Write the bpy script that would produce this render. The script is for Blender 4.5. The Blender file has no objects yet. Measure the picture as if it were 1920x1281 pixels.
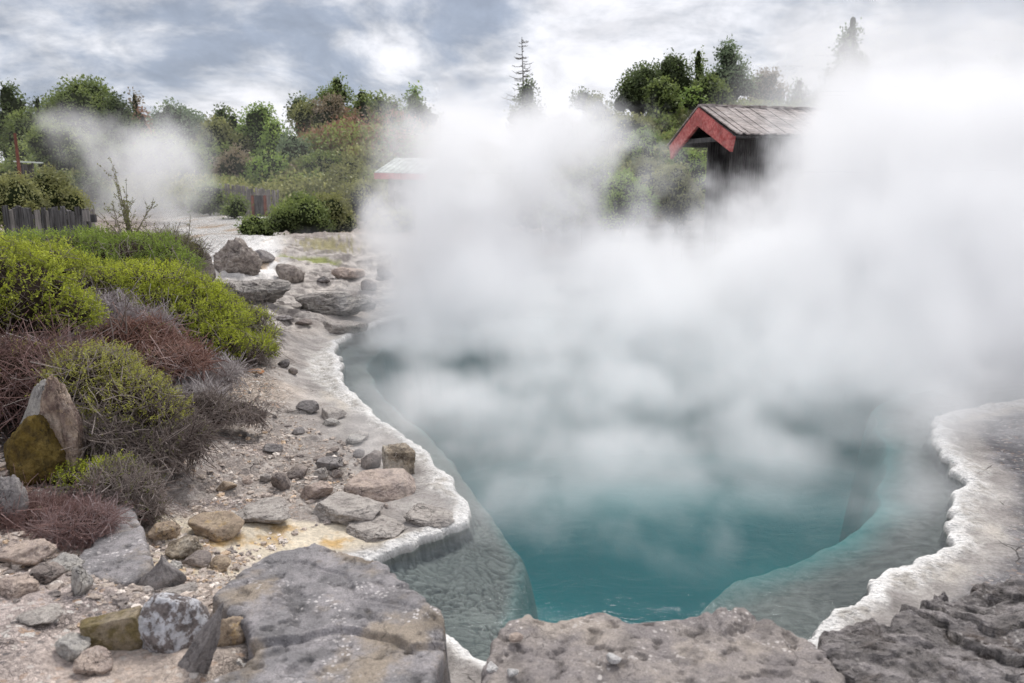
import bpy, math
import numpy as np
from math import radians, sin, cos, tan, pi

sc = bpy.context.scene
COL = sc.collection
RNG = np.random.default_rng(7)
FAST = ''

# ------------------------------------------------------------------ camera
CAMZ, PITCH, F = 2.3, radians(11.4), 1493.0
def ray(px, py):
    u = (px - 960) / F; v = (640.5 - py) / F
    return np.array([u, cos(PITCH) + v * sin(PITCH), -sin(PITCH) + v * cos(PITCH)])
def P(px, py, Y):                       # world point on the sight line at distance Y ahead
    r = ray(px, py); t = Y / r[1]
    return np.array([r[0] * t, Y, CAMZ + r[2] * t])
def G(px, py, z=0.0):                   # world point on the level plane z
    r = ray(px, py); t = (z - CAMZ) / r[2]
    return np.array([r[0] * t, r[1] * t, z])
cd = bpy.data.cameras.new('camera'); cam = bpy.data.objects.new('camera', cd); COL.objects.link(cam)
cam.location = (0, 0, CAMZ); cam.rotation_euler = (radians(90) - PITCH, 0, 0)
cd.lens = 28.0; cd.sensor_width = 36.0; cd.clip_start = 0.05; cd.clip_end = 3000
cd.dof.use_dof = True; cd.dof.focus_distance = 7.0; cd.dof.aperture_fstop = 2.6
sc.camera = cam

# ------------------------------------------------------------------ noise
_pr = np.random.default_rng(99)
_perm = _pr.permutation(256).astype(np.int32); _perm = np.concatenate([_perm, _perm])
_g = _pr.normal(size=(256, 3)).astype(np.float32); _g /= np.linalg.norm(_g, axis=1)[:, None]
def pnoise(p):
    p = np.asarray(p, dtype=np.float64)
    i = np.floor(p); f = (p - i).astype(np.float32); i = i.astype(np.int32) & 255
    u = f * f * f * (f * (f * 6 - 15) + 10)
    out = 0
    for dx in (0, 1):
        for dy in (0, 1):
            for dz in (0, 1):
                h = _perm[_perm[_perm[(i[:, 0] + dx) & 255] + ((i[:, 1] + dy) & 255)] + ((i[:, 2] + dz) & 255)]
                g = _g[h]
                dot = g[:, 0] * (f[:, 0] - dx) + g[:, 1] * (f[:, 1] - dy) + g[:, 2] * (f[:, 2] - dz)
                w = (u[:, 0] if dx else 1 - u[:, 0]) * (u[:, 1] if dy else 1 - u[:, 1]) * (u[:, 2] if dz else 1 - u[:, 2])
                out = out + w * dot
    return out * 1.5
def fbm(p, s=1.0, oct=4, seed=0, gain=0.5):
    p = np.asarray(p, dtype=np.float64) * s + seed * 17.31
    a, t, n = 1.0, 0.0, 0.0
    for k in range(oct):
        t = t + a * pnoise(p); n += a; a *= gain; p = p * 2.03 + 5.7
    return t / n
def ridge(p, s=1.0, oct=4, seed=0):
    p = np.asarray(p, dtype=np.float64) * s + seed * 17.31
    a, t, n = 1.0, 0.0, 0.0
    for k in range(oct):
        t = t + a * (1 - np.abs(pnoise(p)) * 2.2); n += a; a *= 0.5; p = p * 2.03 + 5.7
    return t / n
def xy0(x, y, z=0.0): return np.stack([x, y, np.zeros_like(x) + z], 1)
def sst(a, b, x):
    t = np.clip((x - a) / (b - a), 0, 1); return t * t * (3 - 2 * t)
def lerp(a, b, t): return a + (b - a) * t
def cellpat(x, y, s, seed=0):
    """distance to nearest and second nearest jittered cell centre, and a random per cell"""
    X = x * s; Y = y * s; ix = np.floor(X).astype(int); iy = np.floor(Y).astype(int)
    f1 = np.full(x.shape, 9.0); f2 = np.full(x.shape, 9.0); rid = np.zeros(x.shape)
    for dx in (-1, 0, 1):
        for dy in (-1, 0, 1):
            cx, cy = ix + dx, iy + dy
            h = _perm[(_perm[(cx + seed) & 255] + cy) & 255]; h2 = _perm[(h + 91) & 255]; h3 = _perm[(h + 37) & 255]
            d = np.hypot(cx + h / 256.0 - X, cy + h2 / 256.0 - Y)
            new = d < f1
            f2 = np.where(new, f1, np.minimum(f2, d)); rid = np.where(new, h3 / 256.0, rid); f1 = np.where(new, d, f1)
    return f1, f2, rid

# ------------------------------------------------------------------ meshes
def mesh(name, V, F_, mat=None, parent=None, smooth=True, attrs=None, loc=None):
    """V (n,3); F_ a list of int arrays (each (m,3) or (m,4)) ; attrs {name: (n,) or (n,3) per vertex}"""
    V = np.asarray(V, dtype=np.float32)
    if not isinstance(F_, (list, tuple)): F_ = [F_]
    F_ = [np.asarray(f, dtype=np.int32) for f in F_ if len(f)]
    me = bpy.data.meshes.new(name)
    nl = sum(f.size for f in F_); nf = sum(len(f) for f in F_)
    me.vertices.add(len(V)); me.loops.add(nl); me.polygons.add(nf)
    me.vertices.foreach_set('co', V.ravel())
    me.loops.foreach_set('vertex_index', np.concatenate([f.ravel() for f in F_]))
    tot = np.concatenate([np.full(len(f), f.shape[1], dtype=np.int32) for f in F_])
    me.polygons.foreach_set('loop_start', np.concatenate([[0], np.cumsum(tot)[:-1]]).astype(np.int32))
    me.polygons.foreach_set('loop_total', tot)
    me.polygons.foreach_set('use_smooth', np.full(nf, smooth))
    for k, a in (attrs or {}).items():
        a = np.asarray(a, dtype=np.float32)
        if a.ndim == 1:
            me.attributes.new(k, 'FLOAT', 'POINT').data.foreach_set('value', a)
        else:
            c = np.ones((len(V), 4), dtype=np.float32); c[:, :3] = a
            me.attributes.new(k, 'FLOAT_COLOR', 'POINT').data.foreach_set('color', c.ravel())
    me.update(calc_edges=True)
    if mat: me.materials.append(mat)
    o = bpy.data.objects.new(name, me); COL.objects.link(o)
    if parent is not None: o.parent = parent
    if loc is not None: o.location = loc
    return o
def tag(o, label=None, cat=None, group=None, kind=None):
    if label: o['label'] = label
    if cat: o['category'] = cat
    if group: o['group'] = group
    if kind: o['kind'] = kind
    return o
def empty(name, loc, label=None, cat=None, group=None):
    o = bpy.data.objects.new(name, None); COL.objects.link(o); o.location = [float(a) for a in loc]; o.empty_display_size = 0.1
    return tag(o, label, cat, group)
def box_vf(c, s, rot=None):
    v = np.array([[x, y, z] for x in (-1, 1) for y in (-1, 1) for z in (-1, 1)], float) * np.array(s) / 2
    if rot is not None: v = v @ np.array(rot).T
    f = np.array([[0, 1, 3, 2], [4, 6, 7, 5], [0, 4, 5, 1], [2, 3, 7, 6], [0, 2, 6, 4], [1, 5, 7, 3]])
    return v + np.array(c), f
class MB:
    def __init__(s): s.V = []; s.F = []; s.n = 0
    def add(s, v, f): s.V.append(np.asarray(v, float)); s.F.append(np.asarray(f) + s.n); s.n += len(v); return s
    def box(s, c, sz, rot=None): v, f = box_vf(c, sz, rot); return s.add(v, f)
    def build(s, name, mat, parent=None, smooth=False, attrs=None):
        return mesh(name, np.concatenate(s.V), s.F, mat, parent, smooth, attrs)
def beam_vf(a, b, w, h, up=(0, 0, 1)):
    a = np.array(a, float); b = np.array(b, float); d = b - a; L = np.linalg.norm(d); d /= L
    s = np.cross(d, up); s /= np.linalg.norm(s); u = np.cross(s, d)
    return box_vf((a + b) / 2, (w, L, h), np.stack([s, d, u], 1))
def tubes(Pn, R, sides=4):
    """many tapered tubes at once: Pn (N,K,3), R (N,K)"""
    Pn = np.asarray(Pn, float); N, K, _ = Pn.shape
    d = np.gradient(Pn, axis=1); d /= np.linalg.norm(d, axis=2)[..., None] + 1e-9
    ref = np.where(np.abs(d[..., 2:3]) > 0.9, np.array([1.0, 0, 0]), np.array([0, 0, 1.0]))
    a = np.cross(d, ref); a /= np.linalg.norm(a, axis=2)[..., None] + 1e-9; b = np.cross(d, a)
    th = np.arange(sides) * 2 * pi / sides
    V = Pn[:, :, None, :] + R[:, :, None, None] * (a[:, :, None, :] * np.cos(th)[None, None, :, None] + b[:, :, None, :] * np.sin(th)[None, None, :, None])
    base = (np.arange(N) * K * sides)[:, None, None] + (np.arange(K - 1) * sides)[None, :, None]
    j = np.arange(sides)[None, None, :]; j2 = (j + 1) % sides
    Fq = np.stack([base + j, base + j2, base + sides + j2, base + sides + j], -1).reshape(-1, 4)
    return V.reshape(-1, 3), Fq
def leaves(c, d, n, L, W):
    """rhombic leaf quads: base c, along d, face normal n"""
    s = np.cross(d, n); s /= np.linalg.norm(s, axis=1)[:, None] + 1e-9
    L = np.asarray(L)[:, None]; W = np.asarray(W)[:, None]
    nn = np.cross(s, d)
    V = np.stack([c, c + d * L * .45 + s * W * .5 + nn * W * .12, c + d * L, c + d * L * .45 - s * W * .5 + nn * W * .12], 1).reshape(-1, 3)
    Fq = np.arange(len(c) * 4).reshape(-1, 4)
    return V, Fq
def unit(a): return a / (np.linalg.norm(a, axis=-1)[..., None] + 1e-9)
def rnd_dir(n): return unit(RNG.normal(size=(n, 3)))

# ------------------------------------------------------------------ node helper
class T:
    def __init__(s, nt): s.nt = nt; s.x = 0
    def n(s, typ, **kw):
        nd = s.nt.nodes.new(typ); s.x += 40; nd.location = (s.x, 0)
        for k, v in kw.items(): setattr(nd, k, v)
        return nd
    def put(s, sock, v):
        if v is None: return
        if hasattr(v, 'is_linked') or isinstance(v, bpy.types.NodeSocket): s.nt.links.new(v, sock)
        elif isinstance(v, (tuple, list)):
            if sock.type == 'RGBA' and len(v) == 3: v = (*v, 1)
            sock.default_value = v
        else: sock.default_value = v
    def m(s, op, a, b=None, c=None, clamp=False):
        nd = s.n('ShaderNodeMath', operation=op, use_clamp=clamp)
        for i, v in enumerate((a, b, c)): s.put(nd.inputs[i], v)
        return nd.outputs[0]
    def vm(s, op, a, b=None, scale=None):
        nd = s.n('ShaderNodeVectorMath', operation=op); s.put(nd.inputs[0], a); s.put(nd.inputs[1], b)
        if scale is not None: s.put(nd.inputs['Scale'], scale)
        return nd.outputs['Value'] if op in ('LENGTH', 'DOT_PRODUCT', 'DISTANCE') else nd.outputs['Vector']
    def noise(s, vec, scale, detail=4, rough=.5, dist=0, color=False, lac=2.0):
        nd = s.n('ShaderNodeTexNoise'); s.put(nd.inputs['Vector'], vec); s.put(nd.inputs['Scale'], scale)
        s.put(nd.inputs['Detail'], detail); s.put(nd.inputs['Roughness'], rough); s.put(nd.inputs['Distortion'], dist); s.put(nd.inputs['Lacunarity'], lac)
        return nd.outputs['Color'] if color else nd.outputs[0]
    def vor(s, vec, scale, feature='F1', out='Distance', rand=1.0):
        nd = s.n('ShaderNodeTexVoronoi', feature=feature); s.put(nd.inputs['Vector'], vec); s.put(nd.inputs['Scale'], scale); s.put(nd.inputs['Randomness'], rand)
        return nd.outputs[out]
    def mr(s, v, a, b, c=0.0, d=1.0, smooth=True):
        nd = s.n('ShaderNodeMapRange', interpolation_type='SMOOTHSTEP' if smooth else 'LINEAR')
        for i, q in enumerate((v, a, b, c, d)): s.put(nd.inputs[i], q)
        return nd.outputs[0]
    def mix(s, f, a, b, blend='MIX'):
        nd = s.n('ShaderNodeMix', data_type='RGBA', blend_type=blend); s.put(nd.inputs[0], f); s.put(nd.inputs[6], a); s.put(nd.inputs[7], b)
        return nd.outputs[2]
    def mul(s, a, v):                      # colour times scalar
        return s.vm('SCALE', a, scale=v)
    def attr(s, name, out='Fac'):
        nd = s.n('ShaderNodeAttribute', attribute_name=name); return nd.outputs[out]
    def geo(s, out='Position'): return s.n('ShaderNodeNewGeometry').outputs[out]
    def obj(s): return s.n('ShaderNodeTexCoord').outputs['Object']
    def sep(s, v): nd = s.n('ShaderNodeSeparateXYZ'); s.put(nd.inputs[0], v); return nd.outputs
    def comb(s, x, y, z):
        nd = s.n('ShaderNodeCombineXYZ')
        for i, v in enumerate((x, y, z)): s.put(nd.inputs[i], v)
        return nd.outputs[0]
    def bump(s, h, strength=.5, dist=.01, normal=None):
        nd = s.n('ShaderNodeBump'); s.put(nd.inputs['Height'], h); nd.inputs['Strength'].default_value = strength; nd.inputs['Distance'].default_value = dist
        if normal is not None: s.put(nd.inputs['Normal'], normal)
        return nd.outputs[0]
def material(name):
    m = bpy.data.materials.new(name); m.use_nodes = True; nt = m.node_tree; nt.nodes.clear()
    t = T(nt); t.out = t.n('ShaderNodeOutputMaterial'); return m, t
def principled(t, col, rough=.8, normal=None, spec=.3, trans=None, tcol=None):
    b = t.n('ShaderNodeBsdfPrincipled'); t.put(b.inputs['Base Color'], col); t.put(b.inputs['Roughness'], rough)
    b.inputs['Specular IOR Level'].default_value = spec
    if normal is not None: t.put(b.inputs['Normal'], normal)
    sh = b.outputs[0]
    if trans:
        tr = t.n('ShaderNodeBsdfTranslucent'); t.put(tr.inputs[0], tcol if tcol is not None else col)
        mx = t.n('ShaderNodeMixShader'); mx.inputs[0].default_value = trans
        t.nt.links.new(sh, mx.inputs[1]); t.nt.links.new(tr.outputs[0], mx.inputs[2]); sh = mx.outputs[0]
    t.nt.links.new(sh, t.out.inputs['Surface'])

def rock_mat(name, c1, c2, c3=None, spot=(.62, .58, .55), spots=.5, scale=1.0, lichen=None, lich_amt=.5, layered=False, bump=.012, cracks=.75):
    """mottled stone: two body colours, fine grain, pale specks, an optional lichen or crust colour"""
    m, t = material(name); p = t.geo()
    pw = t.vm('ADD', p, t.vm('SCALE', t.noise(p, 3 * scale, 3, color=True), scale=.12))
    v = t.vm('MULTIPLY', pw, (1, 1, 3.5)) if layered else pw
    a = t.noise(v, 4 * scale, 6, .62); b = t.noise(p, 22 * scale, 5, .65); g = t.noise(p, 110 * scale, 3, .6)
    c = t.mix(t.mr(a, .4, .6), c1, c2)
    if c3: c = t.mix(t.mr(t.noise(v, 2.2 * scale, 5, .6), .5, .66), c, c3)
    c = t.mix(t.m('MULTIPLY', t.mr(b, .48, .66), .55), c, t.mul(c, .55))
    c = t.mul(c, t.mr(g, .3, .7, .72, 1.28, False))
    if lichen:
        k = t.mr(t.noise(p, 6.5 * scale, 6, .72), .62 - .2 * lich_amt, .70 - .2 * lich_amt)
        c = t.mix(t.m('MULTIPLY', k, .9), c, t.mul(lichen, t.mr(g, .3, .7, .8, 1.2, False)))
    # pale specks of two sizes
    d1 = t.vor(pw, 30 * scale); d2 = t.vor(t.vm('ADD', p, (3, 5, 1)), 75 * scale)
    gate = t.m('MULTIPLY', t.mr(t.noise(p, 5 * scale, 3), .48, .6), t.mr(t.noise(p, 1.6 * scale, 2), .42, .58, .25, 1))
    s1 = t.m('MULTIPLY', t.mr(t.m('ADD', d1, t.m('MULTIPLY', t.m('SUBTRACT', b, .5), .5)), .36, .2), gate)
    s2 = t.m('MULTIPLY', t.mr(d2, .2, .12), .4)
    sm = t.m('MULTIPLY', t.m('MAXIMUM', s1, t.m('MULTIPLY', s2, t.mr(b, .45, .6))), spots, clamp=True)
    c = t.mix(sm, c, spot)
    # dark cracks; then shade of hollows and undersides painted into the colour
    cr = t.vor(t.vm('ADD', pw, t.vm('SCALE', t.noise(p, 9 * scale, 3, color=True), scale=.15)), 3.2 * scale, 'DISTANCE_TO_EDGE')
    crk = t.m('MULTIPLY', t.mr(cr, .025, .004), t.mr(t.noise(p, 1.7 * scale, 2), .5, .62))
    c = t.mix(t.m('MULTIPLY', crk, cracks), c, (.03, .026, .024))
    cv = t.attr('cav_shade'); c = t.mix(t.m('MULTIPLY', cv, .8), c, t.mul(c, .38))
    h = t.m('ADD', t.m('ADD', t.m('MULTIPLY', a, 1.6), t.m('MULTIPLY', b, .9)), t.m('SUBTRACT', t.m('MULTIPLY', g, .3), t.m('MULTIPLY', crk, cracks)))
    if layered: h = t.m('ADD', h, t.m('MULTIPLY', t.noise(t.vm('MULTIPLY', pw, (1, 1, 9)), 7, 4, .6), 1.6))
    principled(t, c, .85, t.bump(h, .9, bump), .25)
    return m

M = {}
M['slab'] = rock_mat('grey_slab_stone', (.215, .205, .21), (.31, .29, .295), (.31, .26, .21), (.62, .58, .57), .9, 1.3, bump=.012, cracks=.25)
M['slab2'] = rock_mat('brown_slab_stone', (.30, .265, .245), (.235, .21, .205), (.38, .33, .29), (.66, .61, .58), .9, 1.3, bump=.012, cracks=.25)
M['dark'] = rock_mat('dark_layered_rock', (.17, .155, .15), (.29, .265, .26), (.10, .08, .07), (.5, .47, .45), .7, 1.2, layered=True, bump=.02)
M['grey'] = rock_mat('grey_rock', (.35, .315, .29), (.46, .42, .385), None, (.5, .47, .45), .5, 2.0)
M['greyl'] = rock_mat('grey_layered_rock', (.34, .31, .29), (.50, .46, .42), (.22, .205, .195), (.52, .5, .48), .5, 1.4, layered=True, bump=.03)
M['craggy'] = rock_mat('craggy_brown_rock', (.31, .265, .24), (.50, .44, .39), None, (.5, .46, .43), .4, 2.0, lichen=(.42, .37, .33), lich_amt=.4, bump=.03)
M['tan'] = rock_mat('tan_rock', (.42, .33, .24), (.36, .28, .21), None, (.6, .52, .44), .4, 2.2, lichen=(.5, .36, .2), lich_amt=.3)
M['pink'] = rock_mat('pinkish_rock', (.52, .42, .355), (.41, .33, .29), None, (.56, .5, .46), .6, 2.5)
M['speck'] = rock_mat('speckled_rock', (.45, .37, .28), (.20, .16, .12), (.52, .46, .38), (.66, .6, .53), .95, 3.0, lichen=(.27, .21, .12), lich_amt=.2, bump=.02)
M['brown'] = rock_mat('brown_rock', (.32, .27, .24), (.235, .20, .185), None, (.38, .35, .33), .3, 2.5)
M['slate'] = rock_mat('slate_rock', (.31, .285, .275), (.235, .215, .21), None, (.33, .31, .30), .2, 2.0)
M['pale'] = rock_mat('pale_rock', (.50, .47, .43), (.38, .36, .34), None, (.7, .67, .64), .4, 2.0)
M['upright'] = rock_mat('upright_rock', (.56, .43, .34), (.24, .17, .145), (.66, .55, .46), (.62, .55, .50), .8, 2.4, lichen=(.45, .33, .23), lich_amt=.3, bump=.03)
M['moss'] = rock_mat('ochre_moss_rock', (.22, .15, .035), (.13, .09, .03), (.28, .20, .06), (.4, .33, .16), .3, 3.0, lichen=(.10, .075, .03), lich_amt=.3, bump=.03)
M['lich'] = rock_mat('lichen_stone', (.16, .135, .13), (.22, .19, .18), None, (.66, .65, .66), .6, 2.5, lichen=(.60, .60, .63), lich_amt=.75)
M['block'] = rock_mat('mossy_block_stone', (.40, .33, .24), (.24, .19, .09), (.14, .11, .04), (.5, .42, .3), .5, 2.5, bump=.02)
M['orange'] = rock_mat('orange_stone', (.55, .22, .09), (.6, .48, .36), None, (.62, .5, .4), .4, 4)
M['pebble'] = rock_mat('white_pebble_stone', (.78, .76, .74), (.66, .63, .62), None, (.8, .8, .8), .2, 6)

# ------------------------------------------------------------------ pool outline and terrain
POOL = [(905,1240),(1000,1300),(1200,1310),(1400,1270),(1535,1188),(1600,1140),(1665,1085),(1740,1050),(1782,1015),(1788,975),(1780,945),(1818,912),(1790,880),(1768,850),(1752,815),(1748,795),(1790,776),(1860,762),
        (1990,745),(2150,690),(2200,640),(2000,590),(1760,572),(1500,570),(1220,580),(1000,571),(820,583),(742,597),(700,612),(655,632),(622,656),(640,680),(632,712),(668,745),(705,790),(770,826),(810,868),(850,928),(884,972),(866,992),(800,1015),(722,1040),
        (640,1080),(660,1140),(760,1180),(835,1192)]
POOL = np.array([G(a, b, 0.02)[:2] for a, b in POOL])
def chaikin(p, n=2):
    for _ in range(n):
        q = np.roll(p, -1, 0); p = np.stack([.75 * p + .25 * q, .25 * p + .75 * q], 1).reshape(-1, 2)
    return p
DEEP = [(915,975),(962,1030),(972,1100),(955,1180),(1000,1240),(1150,1250),(1290,1200),(1300,1130),(1430,1060),(1560,1010),(1650,950),(1660,870),(1640,790),(1640,740),(1800,715),(1800,640),(1500,600),(1100,596),(900,608),(760,632),(690,668),(690,700),(735,762),(790,800),(850,860),(880,920)]
DEEP = np.array([G(a, b, -0.15)[:2] for a, b in DEEP])
def sdist_exact(x, y, poly, chunk=200000):
    """signed distance to a closed polygon, positive outside"""
    out = np.empty(x.shape)
    A = poly; B = np.roll(poly, -1, 0)
    for s in range(0, len(x), chunk):
        X = x[s:s + chunk]; Y = y[s:s + chunk]; d = np.full(X.shape, 1e9); ins = np.zeros(X.shape, bool)
        for (ax, ay), (bx, by) in zip(A, B):
            ex, ey = bx - ax, by - ay
            t = np.clip(((X - ax) * ex + (Y - ay) * ey) / (ex * ex + ey * ey + 1e-12), 0, 1)
            d = np.minimum(d, (X - ax - t * ex) ** 2 + (Y - ay - t * ey) ** 2)
            c = ((ay > Y) != (by > Y)) & (X < (bx - ax) * (Y - ay) / (by - ay + 1e-12) + ax); ins ^= c
        out[s:s + chunk] = np.where(ins, -1, 1) * np.sqrt(d)
    return out
POOLs = chaikin(POOL, 2); DEEPs = chaikin(DEEP, 2)
class SDGrid:
    def __init__(s, poly, pad=2.0, h=.04):
        s.lo = poly.min(0) - pad; s.h = h; n = ((poly.max(0) + pad - s.lo) / h).astype(int) + 2; s.n = n
        X, Y = np.meshgrid(s.lo[0] + np.arange(n[0]) * h, s.lo[1] + np.arange(n[1]) * h, indexing='ij')
        s.g = sdist_exact(X.ravel(), Y.ravel(), poly).reshape(n)
    def __call__(s, x, y):
        fx = (x - s.lo[0]) / s.h; fy = (y - s.lo[1]) / s.h; ok = (fx > 0) & (fy > 0) & (fx < s.n[0] - 1.01) & (fy < s.n[1] - 1.01)
        fx = np.clip(fx, 0, s.n[0] - 1.01); fy = np.clip(fy, 0, s.n[1] - 1.01); i = fx.astype(int); j = fy.astype(int); u = fx - i; v = fy - j; g = s.g
        return np.where(ok, (g[i, j] * (1 - u) + g[i + 1, j] * u) * (1 - v) + (g[i, j + 1] * (1 - u) + g[i + 1, j + 1] * u) * v, 5.0)
sd_pool = SDGrid(POOLs); sd_deep = SDGrid(DEEPs, .8)
CP = [(-3.8,6.3,.8),(-3.0,5.2,.45),(-4.5,5.5,.9),(-5.5,8,1.2),(-4.5,8,.95),(-3.6,8,.55),(-3,7.5,.3),(-2.4,6.5,.17),(-6,10,1.3),(-8,12,1.3),(-4.4,10.5,.75),(-3.5,11,.35),(-5,14,.5),
      (-2.5,5,.27),(-2.2,4,.36),(-3,3.5,.55),(-1,2.2,.40),(-1.5,3.2,.43),(-1.1,3.6,.28),(0,1.5,.45),(1.2,2.0,.35),(2.5,3.0,.25),(3.4,3.9,.1),(5,3.5,.4),(8,5,.6),(5,6,.10),(7,8,.25),(9,9,.3),(0,-5,.6),(8,-3,.8),(-8,0,1.2),(-8,6,1.4),(-10,10,1.4),
      (-1.55,4.6,.10),(-1.9,5.5,.12),(-1.5,6.5,.08),(-2.2,8.5,.08),(-2.6,10.5,.1),(-3,14,.2),(-4.4,19,.35),(-3.2,22,.45),(-5.5,24,.5),(-8,22,.8),(-9,30,.9),(-7.5,26,.62),(-2,18,.22),(1,16,.2),(5,17,.25),(10,15,.3),(14,12,.5),(20,20,.8),(10,25,.6),(2,26,.6),(-14,20,1.3),(-16,30,.9),(-4,32,.7),(25,30,1),(30,10,1),(-25,10,1.5),(-25,30,1),(15,0,1),(-12,-8,1.4),
      (0,5,.05),(2,6,.05),(1,8,.05),(0,10,.05),(4,10,.05),(2,12,.05),(6,11,.05),(0.5,4.0,.05),(-.2,4.1,.05),(2,4.2,.05)]
CP = np.array(CP)
def _U(r2): return np.where(r2 > 0, r2 * np.log(r2 + 1e-12), 0)
_K = _U(((CP[:, None, :2] - CP[None, :, :2]) ** 2).sum(-1)) + np.eye(len(CP)) * 2.0
_Pm = np.concatenate([np.ones((len(CP), 1)), CP[:, :2]], 1)
_A = np.block([[_K, _Pm], [_Pm.T, np.zeros((3, 3))]]); _w = np.linalg.solve(_A, np.concatenate([CP[:, 2], [0, 0, 0]]))
def tps(x, y):
    out = _w[-3] + _w[-2] * x + _w[-1] * y
    for i in range(len(CP)): out = out + _w[i] * _U((x - CP[i, 0]) ** 2 + (y - CP[i, 1]) ** 2)
    return out
def hillz(x, y):
    a = x / np.maximum(y, 8)
    hh = np.interp(a, [-.9, -.5, -.36, -.28, -.2, -.12, -.05, .02, .1, .2, .35, .6, 1], [1.2, 1.0, .9, 1.8, 4.0, 3.9, 2.6, 2.2, 3.2, 4.8, 4.6, 4.6, 4.5])
    return hh * sst(31, 47, y) + .0
def shore_sd(x, y):
    p = xy0(x, y)
    near = (np.hypot(x, y) < 30)
    s = np.full(x.shape, 30.0)
    if near.any():
        q = p[near]
        s[near] = sd_pool(x[near], y[near]) + .07 * pnoise(q * 3.1) + .035 * pnoise(q * 9) + .018 * np.abs(pnoise(q * 21 + 4))
    return s
MOUND = G(640, 478, .3)[:2]
def terrain(x, y, full=False):
    x = np.atleast_1d(np.asarray(x, float)); y = np.atleast_1d(np.asarray(y, float))
    p = xy0(x, y)
    r = np.hypot(x, y)
    base = np.clip(tps(np.clip(x, -24, 28), np.clip(y, -7, 31)), .05, 2.0)
    base = base + hillz(x, y)
    sd = shore_sd(x, y)
    base = base + .42 * np.exp(-(((x - MOUND[0]) / 2.3) ** 2 + ((y - MOUND[1]) / 1.3) ** 2))
    # flat sinter shelf beside the water, then the bank
    k = sst(.10, .9, sd)
    rough = fbm(p, .9, 4, 1) * .10 + fbm(p, 4, 4, 2) * .035
    # broken, stepped rock on the far left bank
    far = sst(8.4, 9.6, y) * sst(.35, .9, sd) * sst(26, 20, y) * sst(4.5, 2.5, np.abs(x + 2.2 - (y - 10) * -.12))
    st = base + fbm(p * [1, 1.6, 1], .7, 3, 8) * .22 + ridge(p * [1, 2.2, 1], 1.4, 3, 5) * .1 - .05
    stp = .07; q = st / stp; stepped = (np.floor(q) + sst(.68, 1.0, q - np.floor(q))) * stp
    rel = rough * k
    z = base + rel
    z = lerp(z, stepped + fbm(p, 7, 3, 4) * .03, far * .9)
    npl = sst(.35, .6, sd) * sst(8.5, 7.5, y) * sst(4.0, 4.5, y) * sst(.2, -.3, x) * sst(-3.2, -2.6, x) * sst(-.12, .12, fbm(p, 1.1, 3, 33)) * sst(2.2, 1.4, sd)
    st2 = z + fbm(p, 1.5, 4, 34) * .10; q2 = st2 / .045; z = lerp(z, (np.floor(q2) + sst(.72, 1.0, q2 - np.floor(q2))) * .045 + fbm(p, 11, 3, 35) * .008, npl * .9)
    z = np.where(r > 26, base + fbm(p, .35, 3, 3) * .5 * sst(26, 40, r), z)
    shelf = .045 + .012 * fbm(p, 5, 3, 6) + .02 * np.exp(-((sd - .08) / .06) ** 2)
    z = lerp(shelf, np.maximum(z, .04), sst(.12, .75, sd))
    # under water
    w = sst(.0, -.05, sd)
    dd = np.full(x.shape, 5.0)
    nb = sd < .3
    if nb.any(): dd[nb] = sd_deep(x[nb], y[nb]) + .10 * fbm(p[nb], 1.6, 3, 9)
    f1, f2, _ = cellpat(x + .14 * pnoise(p * 3) + .05 * pnoise(p * 11), y * 1.6 + .14 * pnoise(p * 3 + 9) + .05 * pnoise(p * 11 + 5), 15, 3)
    lumps = .016 * (1 - np.clip(f1, 0, 1) ** 2) * sst(0, .25, f2 - f1) * (1 - .85 * np.clip(sst(5.0, 6.5, y) + sst(1.0, 1.6, x), 0, 1)) * (.5 + sst(-.2, .3, fbm(p, 2.5, 3, 17))) + .03 * fbm(p, 3, 4, 18)
    ledge = -.10 - .10 * sst(0, -.7, sd) + lumps
    under = lerp(ledge, -2.6, sst(.02, -.42, dd))
    z = lerp(z, under, w)
    if full: return z, sd, dd, far, p
    return z
def tz(x, y): return float(terrain(x, y)[0])
def on_ground(px, py, zguess=.2):
    """where the sight line through a pixel meets the terrain"""
    r = ray(px, py); ts = np.concatenate([np.linspace(1.5, 14, 500), np.linspace(14, 70, 500)])
    X, Y, Z = r[0] * ts, r[1] * ts, CAMZ + r[2] * ts
    g = np.maximum(terrain(X, Y), 0.0); hit = np.where(Z <= g)[0]
    i = hit[0] if len(hit) else -1
    return np.array([X[i], Y[i], g[i]])

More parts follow.
